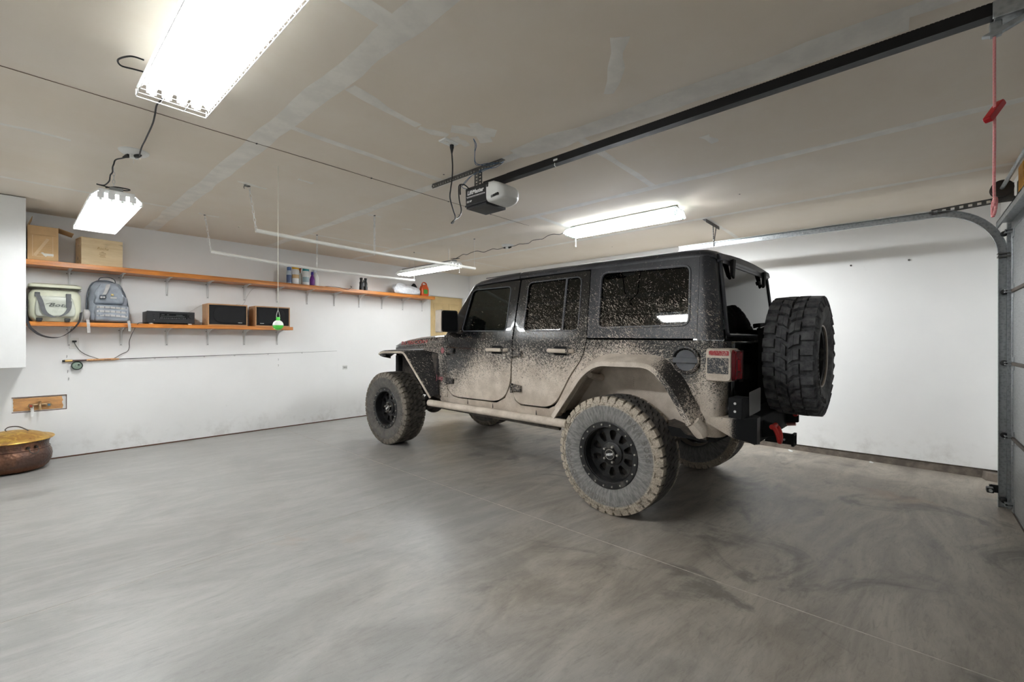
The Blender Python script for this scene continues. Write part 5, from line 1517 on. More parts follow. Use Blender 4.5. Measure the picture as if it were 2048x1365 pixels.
    # rear wheel house, open towards the wheel
    MB().panel([(.56, .60), (.28, 1.03), (.12, 1.10), (-.34, 1.10), (-.47, 1.0), (-.61, .68), (-.30, .60)], [], lambda a, b: V(a, s * .60, b), lambda a, b: V(a, s * .58, b), .2).build('wheel_house_wall', M_CAKE, car)
    for i in range(5):
        MB().box(-.03, .045, s * .60 - .006, s * .60 + .006, .905 + i * .016, .912 + i * .016).build('vent_louvre', M_HVY, car)
    for px_, pz_ in ((.26, .955), (-.30, .975)):
        MB().tube([V(px_, s * .60, pz_), V(px_ - .01, s * .70, pz_ + .01), V(px_ - .02, s * .80, pz_ + .03)], [.03, .026, .022], 8).build('flare_bracket', M_CAKE, car)
    # flares
    def flare(path, body, name):
        rings = []
        n_ = len(path)
        for i, (o, b) in enumerate(zip(path, body)):
            d_ = (path[min(i + 1, n_ - 1)] - path[max(i - 1, 0)]); d_ = V(d_.x, 0, d_.z).normalized()
            nn = V(-d_.z, 0, d_.x)
            if nn.z < 0 and abs(nn.z) > .2:
                nn = -nn
            q = lambda base, k, dy: V(base.x + nn.x * k, s * (base.y + dy), base.z + nn.z * k)
            rings.append([q(b, .016, 0), q(o, .012, -.015), q(o, .004, 0), q(o, -.030, 0), q(o, -.030, -.014), q(o, -.004, -.022), q(b, .0, -.01)])
        return MB().loft(rings, True, True).build(name, M_HVY, car, 50)
    rp_ = round_path([V(.505, .945, .648), V(.237, .945, 1.012), V(.105, .945, 1.100), V(-.325, .945, 1.106), V(-.447, .945, .990), V(-.600, .940, .735)], .085, 5)
    arch = round_path([V(.56, 0, .62), V(.27, 0, 1.02), V(.12, 0, 1.09), V(-.33, 0, 1.095), V(-.46, 0, .99), V(-.60, 0, .70)], .085, 5)
    wh = MB()
    for dz in (0, .006):
        wh.loft([[V(p.x * .995, s * .932, p.z - .012 + dz) for p in rp_], [V(p.x, s * .80, p.z + dz) for p in arch], [V(p.x, s * .58, p.z + dz) for p in arch]], False, False)
    wh.build('wheel_house', M_CAKE, car, 50)
    rb_ = round_path([V(.545, .80, .66), V(.272, .805, 1.045), V(.125, .805, 1.140), V(-.345, .805, 1.146), V(-.482, .805, 1.02), V(-.625, .80, .745)], .085, 5)
    rf = flare(rp_, rb_, 'rear_flare'); rf.data.materials.clear(); rf.data.materials.append(M_FLR)
    MB().tube([V(-.60, s * .90, .745), V(-.635, s * .875, .695), V(-.645, s * .86, .66)], [.045, .05, .04], 10).build('flare_end', M_CAKE, car)
    fp_ = round_path([V(3.36, .66, 1.02), V(3.32, .78, 1.045), V(3.20, .90, 1.075), V(3.02, .945, 1.10), V(2.60, .945, 1.112), V(2.10, .945, .652)], .06, 5)
    fb_ = round_path([V(3.34, .56, 1.08), V(3.30, .58, 1.085), V(3.18, .60, 1.095), V(3.00, .62, 1.11), V(2.36, .74, 1.125), V(2.150, .802, .650)], .06, 5)
    # the fender skin bulges over the diagonal
    ff = flare(fp_, fb_, 'front_flare')
    ff.data.materials.clear(); ff.data.materials.append(M_FND)
    tri = [V(2.385, s * .735, 1.132), V(2.150, s * .806, 1.105), V(2.146, s * .806, .648), V(2.155, s * .81, .655)]
    MB().hexa(tri + [p - V(0, s * .02, 0) for p in tri]).build('fender_skin', M_FND, car)
    MB().tube([V(p.x, s * (p.y + .002), p.z - .012) for p in fp_], .0115, 8).build('flare_lip', M_CAKE, car)
    MB().hexa([V(2.30, s * .55, .75), V(3.30, s * .55, .80), V(3.30, s * .55, 1.13), V(2.16, s * .55, 1.20), V(2.30, s * .60, .75), V(3.30, s * .58, .80), V(3.30, s * .60, 1.13), V(2.16, s * .70, 1.20)]).build('inner_fender', M_CHASS, car)
    MB().hexa([V(2.14, s * .55, .62), V(2.14, s * .80, .62), V(2.14, s * .80, 1.10), V(2.14, s * .55, 1.10), V(2.22, s * .55, .62), V(2.17, s * .78, .62), V(2.30, s * .78, 1.09), V(2.30, s * .55, 1.10)]).build('splash_shield', M_CHASS, car)
    MB().box(3.10, 3.16, s * .66 - .03, s * .66 + .03, .82, 1.04).build('fender_brace', M_DARK, car)
    if True:
        ml = MB(); ml.box(3.18, 3.22, s * .84 - .02, s * .84 + .02, 1.036, 1.052); ml.build('marker_lamp', mat('clear marker lens', rgb(210, 212, 210), .1), car, bevel=.004)
    # rock slider
    MB().tube([V(2.135, s * .93, .583), V(.36, s * .93, .604)], .034, 16).build('step_tube', M_CAKE, car)
    MB().hexa([V(2.10, s * .80, .555), V(.40, s * .80, .575), V(.40, s * .905, .592), V(2.10, s * .905, .572), V(2.10, s * .80, .568), V(.40, s * .80, .588), V(.40, s * .905, .606), V(2.10, s * .905, .586)]).build('step_plate', M_CAKE, car)
    MB().tube([V(2.09, s * .92, .56), V(.45, s * .90, .555)], .02, 8).build('slider_rail', M_CHASS, car)
    for xx in (1.9, 1.25, .6):
        MB().tube([V(xx, s * .92, .575), V(xx, s * .46, .53)], .024, 8).build('slider_leg', M_CHASS, car)
    # mirror
    mr = rpoly([(.835, 1.315), (1.045, 1.325), (1.045, 1.535), (.845, 1.54)], .03, 4)
    mb = MB(); mb.loft([[V(1.788, s * a, b) for a, b in mr], [V(1.80, s * a, b) for a, b in mr], [V(1.87, s * (.94 + (a - .94) * .95), 1.43 + (b - 1.43) * .93) for a, b in mr], [V(1.905, s * (.94 + (a - .94) * .75), 1.43 + (b - 1.43) * .75) for a, b in mr]], True, True)
    mo = mb.build('mirror', M_PLAST, car, 50)
    MB().prism(rpoly([(.850, 1.33), (1.03, 1.34), (1.03, 1.522), (.858, 1.526)], .025, 4), lambda a, b: V(1.7875, s * a, b), lambda a, b: V(1.7850, s * a, b)).build('mirror_glass', mat('dark mirror', rgb(30, 31, 33), .12), mo)
    MB().prism(rpoly([(1.035, 1.315), (1.052, 1.325), (1.052, 1.535), (1.035, 1.545)], .008, 3), lambda a, b: V(1.79, s * a, b), lambda a, b: V(1.895, s * (a - .01), b)).build('mirror_shell', M_CAKE, mo, bevel=.004)
    MB().tube([V(1.85, s * .78, 1.285), V(1.85, s * .84, 1.30), V(1.85, s * .90, 1.325)], .030, 8, flat=.8).build('mirror_arm', M_PLAST, mo)
    MB().panel(rpoly([(1.80, 1.345), (1.975, 1.345), (1.705, 1.748)], [.0, .02, .02], 3), [], P(s, .004), P(s, -.002)).build('sail_panel', M_CLEAN, car)
    # A pillar
    mb = MB()
    for (x, y, z) in ((2.07, .745, 1.29), (1.676, .685, 1.800)):
        pass
    mb.hexa([V(2.085, s * .775, 1.28), V(2.03, s * .785, 1.28), V(2.03, s * .715, 1.28), V(2.09, s * .705, 1.28), V(1.715, s * .698, 1.792), V(1.668, s * .706, 1.792), V(1.668, s * .645, 1.792), V(1.72, s * .64, 1.792)])
    mb.build('windshield_pillar', M_PAINT, car, bevel=.010)
    # tail lamp
    tlp = rpoly([(-.642, 1.005), (-.800, 1.005), (-.800, 1.215), (-.642, 1.215)], [.02, .03, .03, .02], 4)
    mb = MB(); mb.loft([[V(-.72 + (a + .72) * .96, s * .640, 1.11 + (b - 1.11) * .96) for a, b in tlp], [V(a, s * .655, b) for a, b in tlp], [V(a, s * .805, b) for a, b in tlp], [V(-.72 + (a + .72) * .93, s * .822, 1.11 + (b - 1.11) * .93) for a, b in tlp]], True, True)
    tl = mb.build('tail_lamp', M_HVY, car, 40)
    M_RED = mat('red lamp lens', rgb(168, 20, 34), .12, var=.15, scale=30, coat=.5)
    M_REDD = mat('deep red lens', rgb(96, 8, 18), .15)
    mb = MB(); mb.loft([[V(-.798, s * a, b) for a, b in rpoly([(.648, 1.012), (.815, 1.012), (.815, 1.208), (.648, 1.208)], .03, 4)], [V(-.816, s * a, b) for a, b in rpoly([(.656, 1.020), (.806, 1.020), (.806, 1.200), (.656, 1.200)], .03, 4)]], True, True)
    mb.build('red_lens', M_REDD, tl, 40)
    mb = MB()
    for z0, z1 in ((1.150, 1.196), (1.024, 1.068)):
        mb.box(-.8185, -.815, min(s * .665, s * .795), max(s * .665, s * .795), z0, z1)
    for y0, y1 in ((.665, .70), (.76, .795)):
        mb.box(-.8185, -.815, min(s * y0, s * y1), max(s * y0, s * y1), 1.068, 1.150)
    mb.build('lens_frame', M_RED, tl)
    MB().box(-.8175, -.815, min(s * .705, s * .755), max(s * .705, s * .755), 1.075, 1.145).build('reverse_lamp', mat('bright red facet', rgb(216, 40, 52), .1), tl)
    MB().prism(rpoly([(-.665, 1.170), (-.785, 1.170), (-.785, 1.200), (-.665, 1.200)], .008, 3), lambda a, b: V(a, s * .8225, b), lambda a, b: V(a, s * .8245, b)).build('side_marker', muddy('muddy red marker', rgb(160, 40, 46), .3, speck=.85, low=-.4), tl)
    MB().prism(rpoly([(-.655, 1.055), (-.783, 1.055), (-.783, 1.155), (-.655, 1.155)], .006, 3), lambda a, b: V(a, s * .8225, b), lambda a, b: V(a, s * .8240, b)).build('side_panel', muddy('scratched grey panel', rgb(48, 52, 58), .35, speck=.95, low=-.4), tl)
    # rear bumper wing
    def bw(x, y, zb_, zt): return [V(x, s * y, zb_), V(x, s * y, zt)]
    top = [(-.64, .80, .735, .775), (-.80, .785, .655, .778), (-.895, .615, .600, .775), (-.895, .54, .590, .775), (-.86, .50, .59, .775), (-.72, .50, .62, .775), (-.64, .56, .68, .775)]
    MB().loft([[V(x, s * y, zb_) for x, y, zb_, zt in top], [V(x, s * y, zt) for x, y, zb_, zt in top]], True, True).build('bumper_wing', M_REARB, car, 20, bevel=.005)
    # shackle on its tab
    MB().hexa([V(-.84, s * .335, .60), V(-.84, s * .365, .60), V(-.84, s * .365, .73), V(-.84, s * .335, .73), V(-.945, s * .335, .625), V(-.945, s * .365, .625), V(-.945, s * .365, .70), V(-.945, s * .335, .70)]).build('shackle_tab', M_BUMP, car, bevel=.004)
    M_SHK = mat('red shackle', rgb(226, 58, 52), .35, var=.08)
    sh = MB().tube([V(-.93, s * .300, .690), V(-.93, s * .400, .690)], .017, 12).build('shackle_pin', M_SHK, car)
    if s > 0:
        ring = smooth_path([V(-.93, .314, .690), V(-.948, .312, .672), V(-.962, .318, .635), V(-.966, .332, .600), V(-.966, .350, .588), V(-.966, .368, .600), V(-.962, .382, .635), V(-.948, .388, .672), V(-.93, .386, .690)], 4)
        MB().tube(ring, .0150, 10).build('shackle', M_SHK, sh)

# fuel door on the near side
fc = P(1)(-.51, 1.131)
fm = Matrix.Translation(fc) @ Matrix.Rotation(-PI / 2, 4, 'X')
MB().lathe([(.0, -.004), (.070, -.004), (.074, .010), (.082, .016), (.092, .014), (.096, .002), (.096, -.006)], 40, fm).build('fuel_door_ring', M_PLAST, car, 40)
MB().box(-.51 - .084, -.51 + .084, fc.y + .002, fc.y + .016, 1.113, 1.149).build('fuel_door_bar', mat('worn grey plastic', rgb(92, 94, 98), .5, var=.2), car, bevel=.004)
MB().lathe([(0, .002), (.069, .002), (.069, -.004)], 40, fm).build('fuel_door_disc', mat('worn grey plastic', rgb(92, 94, 98), .5, var=.2), car)

# roof skins
def roof_ring(x, zd, dz, k=1.0):
    half = [(.703, 1.822), (.704, 1.838), (.694, 1.862), (.668, 1.880), (.60, 1.892), (.30, 1.901), (0, 1.904)]
    up_ = [V(x, y * k, zd + z - (z - 1.822) * dz) for y, z in half] + [V(x, -y * k, zd + z - (z - 1.822) * dz) for y, z in half[-2::-1]]
    lo_ = [V(x, -y * k * .97, zd + 1.815) for y, z in half[:1]] + [V(x, 0, zd + 1.835)] + [V(x, y * k * .97, zd + 1.815) for y, z in half[:1]]
    return up_ + lo_
MB().loft([roof_ring(x, zd, dz, k) for x, zd, dz, k in ((1.735, -.042, .75, .97), (1.70, -.034, .45, .985), (1.63, -.026, .22, .995), (1.40, -.014, .05, 1), (1.075, -.004, .0, 1))], True, True).build('front_roof_panel', M_TOP, car, 40)
MB().loft([roof_ring(x, zd, dz, k) for x, zd, dz, k in ((1.062, -.002, 0, 1), (.30, .006, 0, 1), (-.45, .006, .02, 1), (-.57, .004, .10, .99), (-.625, .0, .30, .975), (-.648, -.006, .55, .96))], True, True).build('roof_shell', M_TOP, car, 40)
MB().tube([V(1.55, .675, 1.862), V(1.075, .688, 1.872)], .004, 6).build('drip_rail', M_SEAL, car)
# rear header, glass and tailgate
MB().loft([[V(-.56, y, 1.80), V(-.648, y, 1.795), V(-.668, y, 1.815 + .012 * (1 - (y / .6) ** 2)), V(-.660, y, 1.852 + .022 * (1 - (y / .6) ** 2)), V(-.56, y, 1.86)] for y in (-.62, -.4, -.2, 0, .2, .4, .62)], True, True).build('rear_header', M_TOP, car, 40)
def RG(a, b, off=0.0):
    f_ = (b - 1.30) / .50
    return V(-.706 + .060 * f_ - off, a, b)
gl_o = rpoly([(-.615, 1.300), (.615, 1.300), (.585, 1.805), (-.585, 1.805)], .03, 4)
gl = MB().panel(gl_o, [], lambda a, b: RG(a, b, .004), lambda a, b: RG(a, b, -.001), .3).build('rear_glass', M_GLC, car, 30)
MB().tube([RG(a, b, .004) for a, b in gl_o], .013, 6, loop=True).build('glass_frame', M_TOP, gl)
for s in (1, -1):
    MB().hexa([RG(s * .37, 1.83, .02), RG(s * .43, 1.83, .02), RG(s * .43, 1.72, .008), RG(s * .375, 1.70, .008), RG(s * .37, 1.835, .045), RG(s * .43, 1.835, .045), RG(s * .425, 1.72, .026), RG(s * .38, 1.70, .024)]).build('glass_hinge', M_DARK, gl, bevel=.004)
MB().cyl(RG(-.30, 1.735, .004), RG(-.30, 1.735, .02), .016, n=12).build('washer_nozzle', M_DARK, gl)
wp = MB(); wp.hexa([RG(-.10, 1.365, .01), RG(-.42, 1.40, .01), RG(-.42, 1.415, .01), RG(-.10, 1.40, .01), RG(-.10, 1.365, .03), RG(-.42, 1.40, .022), RG(-.42, 1.415, .022), RG(-.10, 1.40, .03)])
wp.tube([RG(-.16, 1.32, .012), RG(-.18, 1.36, .02), RG(-.24, 1.37, .02), RG(-.28, 1.33, .012)], .008, 6)
wp.build('rear_wiper', M_DARK, gl, bevel=.003)
MB().hexa([V(-.70, -.565, .735), V(-.70, .565, .735), V(-.70, .565, 1.262), V(-.70, -.565, 1.262), V(-.735, -.555, .74), V(-.735, .555, .74), V(-.738, .555, 1.255), V(-.738, -.555, 1.255)]).build('tailgate', M_CLEAN, car, bevel=.012)
MB().box(-.705, -.69, -.62, .62, 1.262, 1.302).build('glass_sill', M_CLEAN, car, bevel=.004)
MB().box(-.752, -.735, .40, .46, .98, 1.20).build('tailgate_vent', M_INT, car, bevel=.006)
for z in (.82, 1.18):
    MB().box(-.76, -.72, -.60, -.50, z - .03, z + .03).build('tailgate_hinge', M_CLEAN, car, bevel=.006)
# bumper centre, hitch, plate
MB().loft([[V(x, y, z) for x, z in ((-.70, .62), (-.86, .575), (-.868, .755), (-.70, .772))] for y in (-.52, .52)], True, True).build('bumper_beam', M_BUMP, car, 20, bevel=.006)
for s in (1, -1):
    MB().hexa([V(-.862, s * .54, .60), V(-.862, s * .42, .60), V(-.862, s * .42, .76), V(-.862, s * .54, .76), V(-.89, s * .54, .605), V(-.866, s * .42, .605), V(-.866, s * .42, .755), V(-.89, s * .54, .755)]).build('bumper_gusset', M_BUMP, car)
MB().panel([(-.035, .515), (.035, .515), (.035, .585), (-.035, .585)], [[(-.025, .525), (.025, .525), (.025, .575), (-.025, .575)]], lambda a, b: V(-.985, a, b), lambda a, b: V(-.80, a, b)).build('hitch_receiver', M_BUMP, car, bevel=.003)
MB().panel([(-.045, .505), (.045, .505), (.045, .595), (-.045, .595)], [[(-.035, .515), (.035, .515), (.035, .585), (-.035, .585)]], lambda a, b: V(-.990, a, b), lambda a, b: V(-.972, a, b)).build('hitch_collar', M_BUMP, car, bevel=.003)
MB().tube([V(-.93, -.06, .55), V(-.93, .06, .55)], .007, 8).build('hitch_pin', M_GALV, car)
MB().tube([V(-.89, -.22, .62), V(-.95, -.22, .63)], .013, 10).build('trailer_plug', mat('pinkish steel plug', rgb(176, 120, 112), .4, .5), car)
pb = MB().box(-.845, -.765, .615, .755, .772, .905).build('plate_bracket', M_BUMP, car, bevel=.004)
for zz in (.87, .82):
    MB().cyl((-.805, .755, zz), (-.805, .762, zz), .008, n=12).build('bracket_bolt', mat('bright bolt zinc', rgb(200, 200, 198), .3, .9), pb)
MB().prism(rpoly([(.60, .775), (.345, .785), (.345, .945), (.60, .930)], .012, 3), lambda a, b: V(-.842, a, b), lambda a, b: V(-.846, a, b)).build('licence_plate', mat('blank grey plate', rgb(150, 150, 150), .5, var=.01), car)

# hood, grille, windshield
def hood_ring(x, hw, zb_, zs, zc_):
    half = [(hw, zb_), (hw + .006, zb_ + .02), (hw - .004, zs - .02), (hw - .03, zs), (hw * .6, zc_ - .006), (0, zc_)]
    return [V(x, y, z) for y, z in half] + [V(x, -y, z) for y, z in half[-2::-1]]
hood = MB().loft([hood_ring(*a) for a in ((3.325, .575, 1.130, 1.160, 1.178), (3.29, .600, 1.138, 1.178, 1.200), (3.20, .622, 1.144, 1.200, 1.224), (3.0, .642, 1.152, 1.232, 1.258), (2.70, .666, 1.165, 1.266, 1.292), (2.40, .688, 1.180, 1.288, 1.314), (2.10, .712, 1.205, 1.300, 1.326))], True, True).build('hood', M_PAINT, car, 40)
MB().loft([[V(x, -w_, 1.06), V(x, w_, 1.06), V(x, w_, zt), V(x, -w_, zt)] for x, w_, zt in ((3.30, .60, 1.135), (2.10, .715, 1.20))], True, True).build('engine_bay', M_PAINT, car)
MB().loft([[V(x, -w_, zt - .02), V(x, w_, zt - .02), V(x, w_, zt), V(x, -w_, zt)] for x, w_, zt in ((2.16, .72, 1.290), (2.02, .73, 1.302))], True, True).build('cowl_top', M_PLAST, car)
def gfn(dx): return lambda a, b: V(3.345 + dx - (b - .8) * .06 - .10 * (abs(a) / .62) ** 4, a, b)
holes = [rpoly([(y - .021, .86), (y + .021, .86), (y + .021, 1.08), (y - .021, 1.08)], .018, 3) for y in [-.21 + i * .07 for i in range(7)]]
gr = MB().panel(rpoly([(-.60, .80), (.60, .80), (.62, 1.08), (.58, 1.16), (-.58, 1.16), (-.62, 1.08)], .03, 3), holes, gfn(.02), gfn(-.02), .15).build('grille', M_PAINT, car, 40)
MB().panel([(-.45, .83), (.45, .83), (.45, 1.12), (-.45, 1.12)], [], gfn(-.05), gfn(-.06)).build('radiator', M_DARK, car)
for s in (1, -1):
    MB().lathe([(0, .05), (.07, .045), (.09, .03), (.094, .0), (0, 0)], 28, Matrix.Translation((3.33, s * .42, .99)) @ Matrix.Rotation(PI / 2, 4, 'Y')).build('headlamp', mat('headlamp glass', rgb(190, 194, 196), .08), gr)
MB().loft([[V(x, y, z) for x, z in ((3.36, .56), (3.56, .58), (3.57, .72), (3.36, .74))] for y in (-.50, .50)], True, True).build('front_bumper', M_REARB, car, bevel=.01)
def WS(a, b):
    f_ = (b - 1.30) / .49
    return V(2.062 - .372 * f_, a, b)
MB().panel(rpoly([(-.700, 1.30), (.700, 1.30), (.640, 1.785), (-.640, 1.785)], .02, 3), [], lambda a, b: WS(a, b), lambda a, b: WS(a, b) - V(.006, 0, .004), .3).build('windshield', M_GLF, car, 30)
MB().box(1.66, 1.715, -.66, .66, 1.775, 1.805).build('windshield_header', M_CLEAN, car, bevel=.008)
M_LTR = muddy('red lettering with mud specks', rgb(160, 44, 50), .5, speck=.95)
text_mb('RUBICON', .060, .0006, lambda a, b, c_: V(2.80 - a * 2.2, .669 + .0012 + c_ - .0567 * (-a * 2.2) - .05 * (b - .0) , 1.205 + .058 * (a * 2.2) + b), bold=.0015).build('side_lettering', M_LTR, car, 0)
text_mb('Jeep', .075, .0010, lambda a, b, c_: V(2.127 - a * .92, lat(.84) + .0015 + c_, .838 + b), bold=.0012).build('badge_lettering', mat('pinkish red badge', rgb(160, 96, 102), .6, var=.25, scale=60), car, 0)
MB().lathe([(0, .004), (.024, .004), (.026, 0)], 20, Matrix.Translation((2.078, lat(1.13), 1.13)) @ Matrix.Rotation(-PI / 2, 4, 'X') @ Matrix.Scale(1.3, 4, (0, 1, 0))).build('round_badge', mat('pinkish red badge', rgb(160, 96, 102), .6, var=.25, scale=60), car)
MB().tube([V(2.25, .60, 1.302), V(2.10, .20, 1.33), V(2.09, -.3, 1.335)], .008, 6).build('front_wiper', M_DARK, car)

# cabin
MB().box(-.68, 2.14, -.735, .735, .60, .66).build('floor_pan', M_DARK, car)
MB().box(2.06, 2.14, -.72, .72, .62, 1.28).build('firewall', M_DARK, car)
MB().loft([[V(x, -.70, 1.0), V(x, .70, 1.0), V(x, .69, zt), V(x, -.69, zt)] for x, zt in ((1.66, 1.28), (1.78, 1.34), (2.05, 1.30))], True, True).build('dashboard', M_INT, car)
M_SKC = Matrix.Translation((1.55, .37, 1.24)) @ Matrix.Rotation(-1.15, 4, 'Y')
st = MB().tube([M_SKC @ V(.185 * math.cos(i * PI / 14), .185 * math.sin(i * PI / 14), 0) for i in range(28)], .015, 8, loop=True).build('steering_wheel', M_INT, car)
MB().tube([M_SKC @ V(0, 0, 0), V(1.72, .37, 1.16)], .04, 8).build('steering_column', M_INT, st)
def seat(x, y, hw, rest=True):
    mb = MB()
    mb.loft([[V(x + a, y + b, z) for a, b in rpoly([(-.25, -hw), (.27, -hw), (.27, hw), (-.25, hw)], .06, 3)] for z in (.86, .95, 1.0)], True, True)
    mb.loft([[V(x - .22 - (z - .95) * .28 + a, y + b, z) for a, b in rpoly([(-.07, -hw * k), (.06, -hw * k), (.06, hw * k), (-.07, hw * k)], .05, 3)] for z, k in ((.95, 1), (1.2, 1), (1.42, .9), (1.49, .75))], True, True)
    o = mb.build('seat', M_FAB, car, 50)
    hb = MB(); hb.loft([[V(x - .39 + a, y + b, z) for a, b in rpoly([(-.05, -.13), (.04, -.13), (.04, .13), (-.05, .13)], .04, 3)] for z in (1.50, 1.56, 1.66, 1.69)], True, True); hb.build('headrest', M_FAB, o, 50)
seat(1.12, .37, .25); seat(1.12, -.37, .25)
mb = MB(); mb.box(.0, .50, -.53, .53, .86, 1.0); mb.hexa([V(.02, -.53, .98), V(.14, -.53, .98), V(.14, .53, .98), V(.02, .53, .98), V(-.10, -.52, 1.42), V(.0, -.52, 1.42), V(.0, .52, 1.42), V(-.10, .52, 1.42)])
rs = mb.build('rear_bench', M_FAB, car, bevel=.03)
for y in (-.40, .40):
    MB().loft([[V(-.08 + a, y + b, z) for a, b in rpoly([(-.05, -.14), (.04, -.14), (.04, .14), (-.05, .14)], .04, 3)] for z in (1.43, 1.47, 1.58, 1.61)], True, True).build('headrest', M_FAB, rs, 50)
for s in (1, -1):
    MB().tube(round_path([V(-.40, s * .54, 1.12), V(-.30, s * .60, 1.72), V(.98, s * .62, 1.765), V(1.62, s * .60, 1.75)], .12), .035, 10).build('roll_bar', M_INT, car)
    MB().tube([V(.98, s * .62, 1.765), V(.98, s * .66, .70)], .032, 10).build('roll_bar_post', M_INT, car)
for x in (-.30, .98):
    MB().tube([V(x, -.61, 1.74), V(x, .61, 1.74)], .035, 10).build('roll_bar_cross', M_INT, car)

# underbody
for s in (1, -1):
    MB().loft([[V(x, s * (.42 + a), z + b) for a, b in ((-.04, -.06), (.04, -.06), (.04, .06), (-.04, .06))] for x, z in ((3.36, .66), (2.6, .60), (2.2, .55), (.6, .55), (.25, .72), (-.35, .74), (-.72, .66))], True, True).build('frame_rail', M_CHASS, car)
    MB().tube([V(.05, s * .52, .46), V(.10, s * .50, .92)], .026, 10).build('shock_absorber', mat('grey shock', rgb(120, 120, 120), .4, .6), car)
    sp_ = [V(-.02 + .06 * math.cos(i * .6), s * .40 + .06 * math.sin(i * .6), .48 + i * .0045) for i in range(60)]
    MB().tube(sp_, .008, 6).build('coil_spring', M_DARK, car)
    sp_ = [V(3.0 + .06 * math.cos(i * .6), s * .46 + .06 * math.sin(i * .6), .52 + i * .0055) for i in range(60)]
    MB().tube(sp_, .008, 6).build('coil_spring', M_DARK, car)
    MB().tube([V(2.96, s * .56, .50), V(2.90, s * .55, 1.0)], .028, 10).build('shock_absorber', mat('grey shock', rgb(120, 120, 120), .4, .6), car)
    MB().tube([V(2.40, s * .44, .52), V(2.95, s * .50, .36)], .022, 8).build('control_arm', M_CHASS, car)
    MB().tube([V(.75, s * .44, .52), V(.05, s * .48, .36)], .022, 8).build('control_arm', M_CHASS, car)
for x, r_, dy in ((0.0, .046, .0), (3.008, .042, .22)):
    ax = MB().tube([V(x, -.70, .427), V(x, .70, .427)], r_, 14).build('axle', M_CHASS, car)
    MB().sphere((x, dy, .427), .135, 18, 12, (1.1, .9, 1.0)).build('differential', M_CHASS, ax)
MB().box(.70, 1.55, -.36, -.02, .46, .60).build('fuel_tank', M_DARK, car, bevel=.03)
MB().tube([V(-.30, -.35, .60), V(-.58, -.35, .60)], .085, 16).build('muffler', M_CHASS, car)
MB().tube([V(2.2, .12, .55), V(1.2, .15, .50), V(.3, .1, .52), V(0, .05, .44)], .035, 10).build('drive_shaft', M_CHASS, car)
MB().box(1.45, 2.0, -.30, .32, .42, .50).build('skid_plate', M_DARK, car, bevel=.02)
MB().box(-.64, -.40, .35, .60, .60, .66).build('frame_skirt', M_CHASS, car)
MB().hexa([V(-.36, .70, .635), V(-.64, .78, .615), V(-.64, .72, .615), V(-.36, .62, .635), V(-.36, .72, .70), V(-.64, .79, .65), V(-.64, .72, .65), V(-.36, .62, .70)]).build('body_bracket', M_CHASS, car)

# ------------------------------------------------------------------ wheels
def pol(r, a, y):
    return V(r * math.cos(a), y, r * math.sin(a))
def blk(mb, a0, a1, y0, y1, r0, r1, sk=0.0, ins=.0016, rb=None):
    """one tread block; sk skews the far end in angle"""
    i = ins / r1
    mb.hexa([pol(r0, a0, y0), pol(r0, a1, y0), pol(rb or r0, a1 + sk, y1), pol(rb or r0, a0 + sk, y1),
             pol(r1, a0 + i, y0 + ins), pol(r1, a1 - i, y0 + ins), pol(r1, a1 + sk - i, y1 - ins), pol(r1, a0 + sk + i, y1 - ins)])
def tyre_mat(name, dusty, tan, base=(66, 64, 62, 98, 95, 91)):
    t = NT(name)
    v = t.coord()
    x, y, z = t.sep(v)
    r = t.math('SQRT', t.math('ADD', t.math('MULTIPLY', x, x), t.math('MULTIPLY', z, z)))
    n = t.noise(v, 16, 5, .65)
    f = t.noise(v, 90, 3, .6)
    cmb = t.node('ShaderNodeCombineXYZ')
    t.put(cmb.inputs[0], t.math('MULTIPLY', t.math('DIVIDE', x, r), 9.0)); t.put(cmb.inputs[1], t.math('MULTIPLY', t.math('DIVIDE', z, r), 9.0)); t.put(cmb.inputs[2], t.math('MULTIPLY', r, 9.0))
    ray = t.noise(cmb.outputs[0], 2.2, 6, .72)
    c = t.mix(t.rng(n, .3, .7), rgb(*base[:3]), rgb(*base[3:]))
    side = t.math('MULTIPLY', t.rng(t.math('ABSOLUTE', y), .10, .145), t.rng(t.math('ADD', r, t.math('MULTIPLY', t.math('SUBTRACT', n, .5), .03)), .405, .37))
    c = t.mix(t.math('MULTIPLY', side, dusty), c, t.mix(t.rng(ray, .35, .65), rgb(112, 111, 110), rgb(152, 150, 146)))
    sh = t.math('MULTIPLY', t.rng(t.math('ABSOLUTE', y), .075, .125), t.rng(r, .352, .368))
    sh = t.math('MULTIPLY', sh, t.rng(t.math('ADD', n, t.math('MULTIPLY', f, .4)), .45, .75, .5, 1.0))
    c = t.mix(t.math('MULTIPLY', sh, tan), c, t.mix(t.rng(f, .35, .65), rgb(170, 158, 142), rgb(204, 193, 176)))
    return t.set(color=c, rough=.85, normal=t.bump(f, .25, .003))
M_TY = tyre_mat('muddy tyre rubber', .95, .95)
M_TYF = tyre_mat('dusty tyre rubber', .30, .30, (50, 47, 43, 92, 86, 78))
M_TYS = tyre_mat('clean tyre rubber', .15, .0, (66, 66, 68, 112, 112, 114))
def rim_mat():
    t = NT('satin black rim')
    v = t.coord(); n = t.noise(v, 14, 5, .65)
    c = t.mix(t.math('MULTIPLY', t.rng(n, .5, .75), .45), rgb(34, 34, 35), rgb(118, 112, 105))
    return t.set(color=c, rough=.38, metal=.2, coat=.15)
M_RIM = rim_mat()
M_STUD = mat('pale stud heads', rgb(188, 184, 176), .35, .6)
RX = Matrix.Rotation(-PI / 2, 4, 'X')
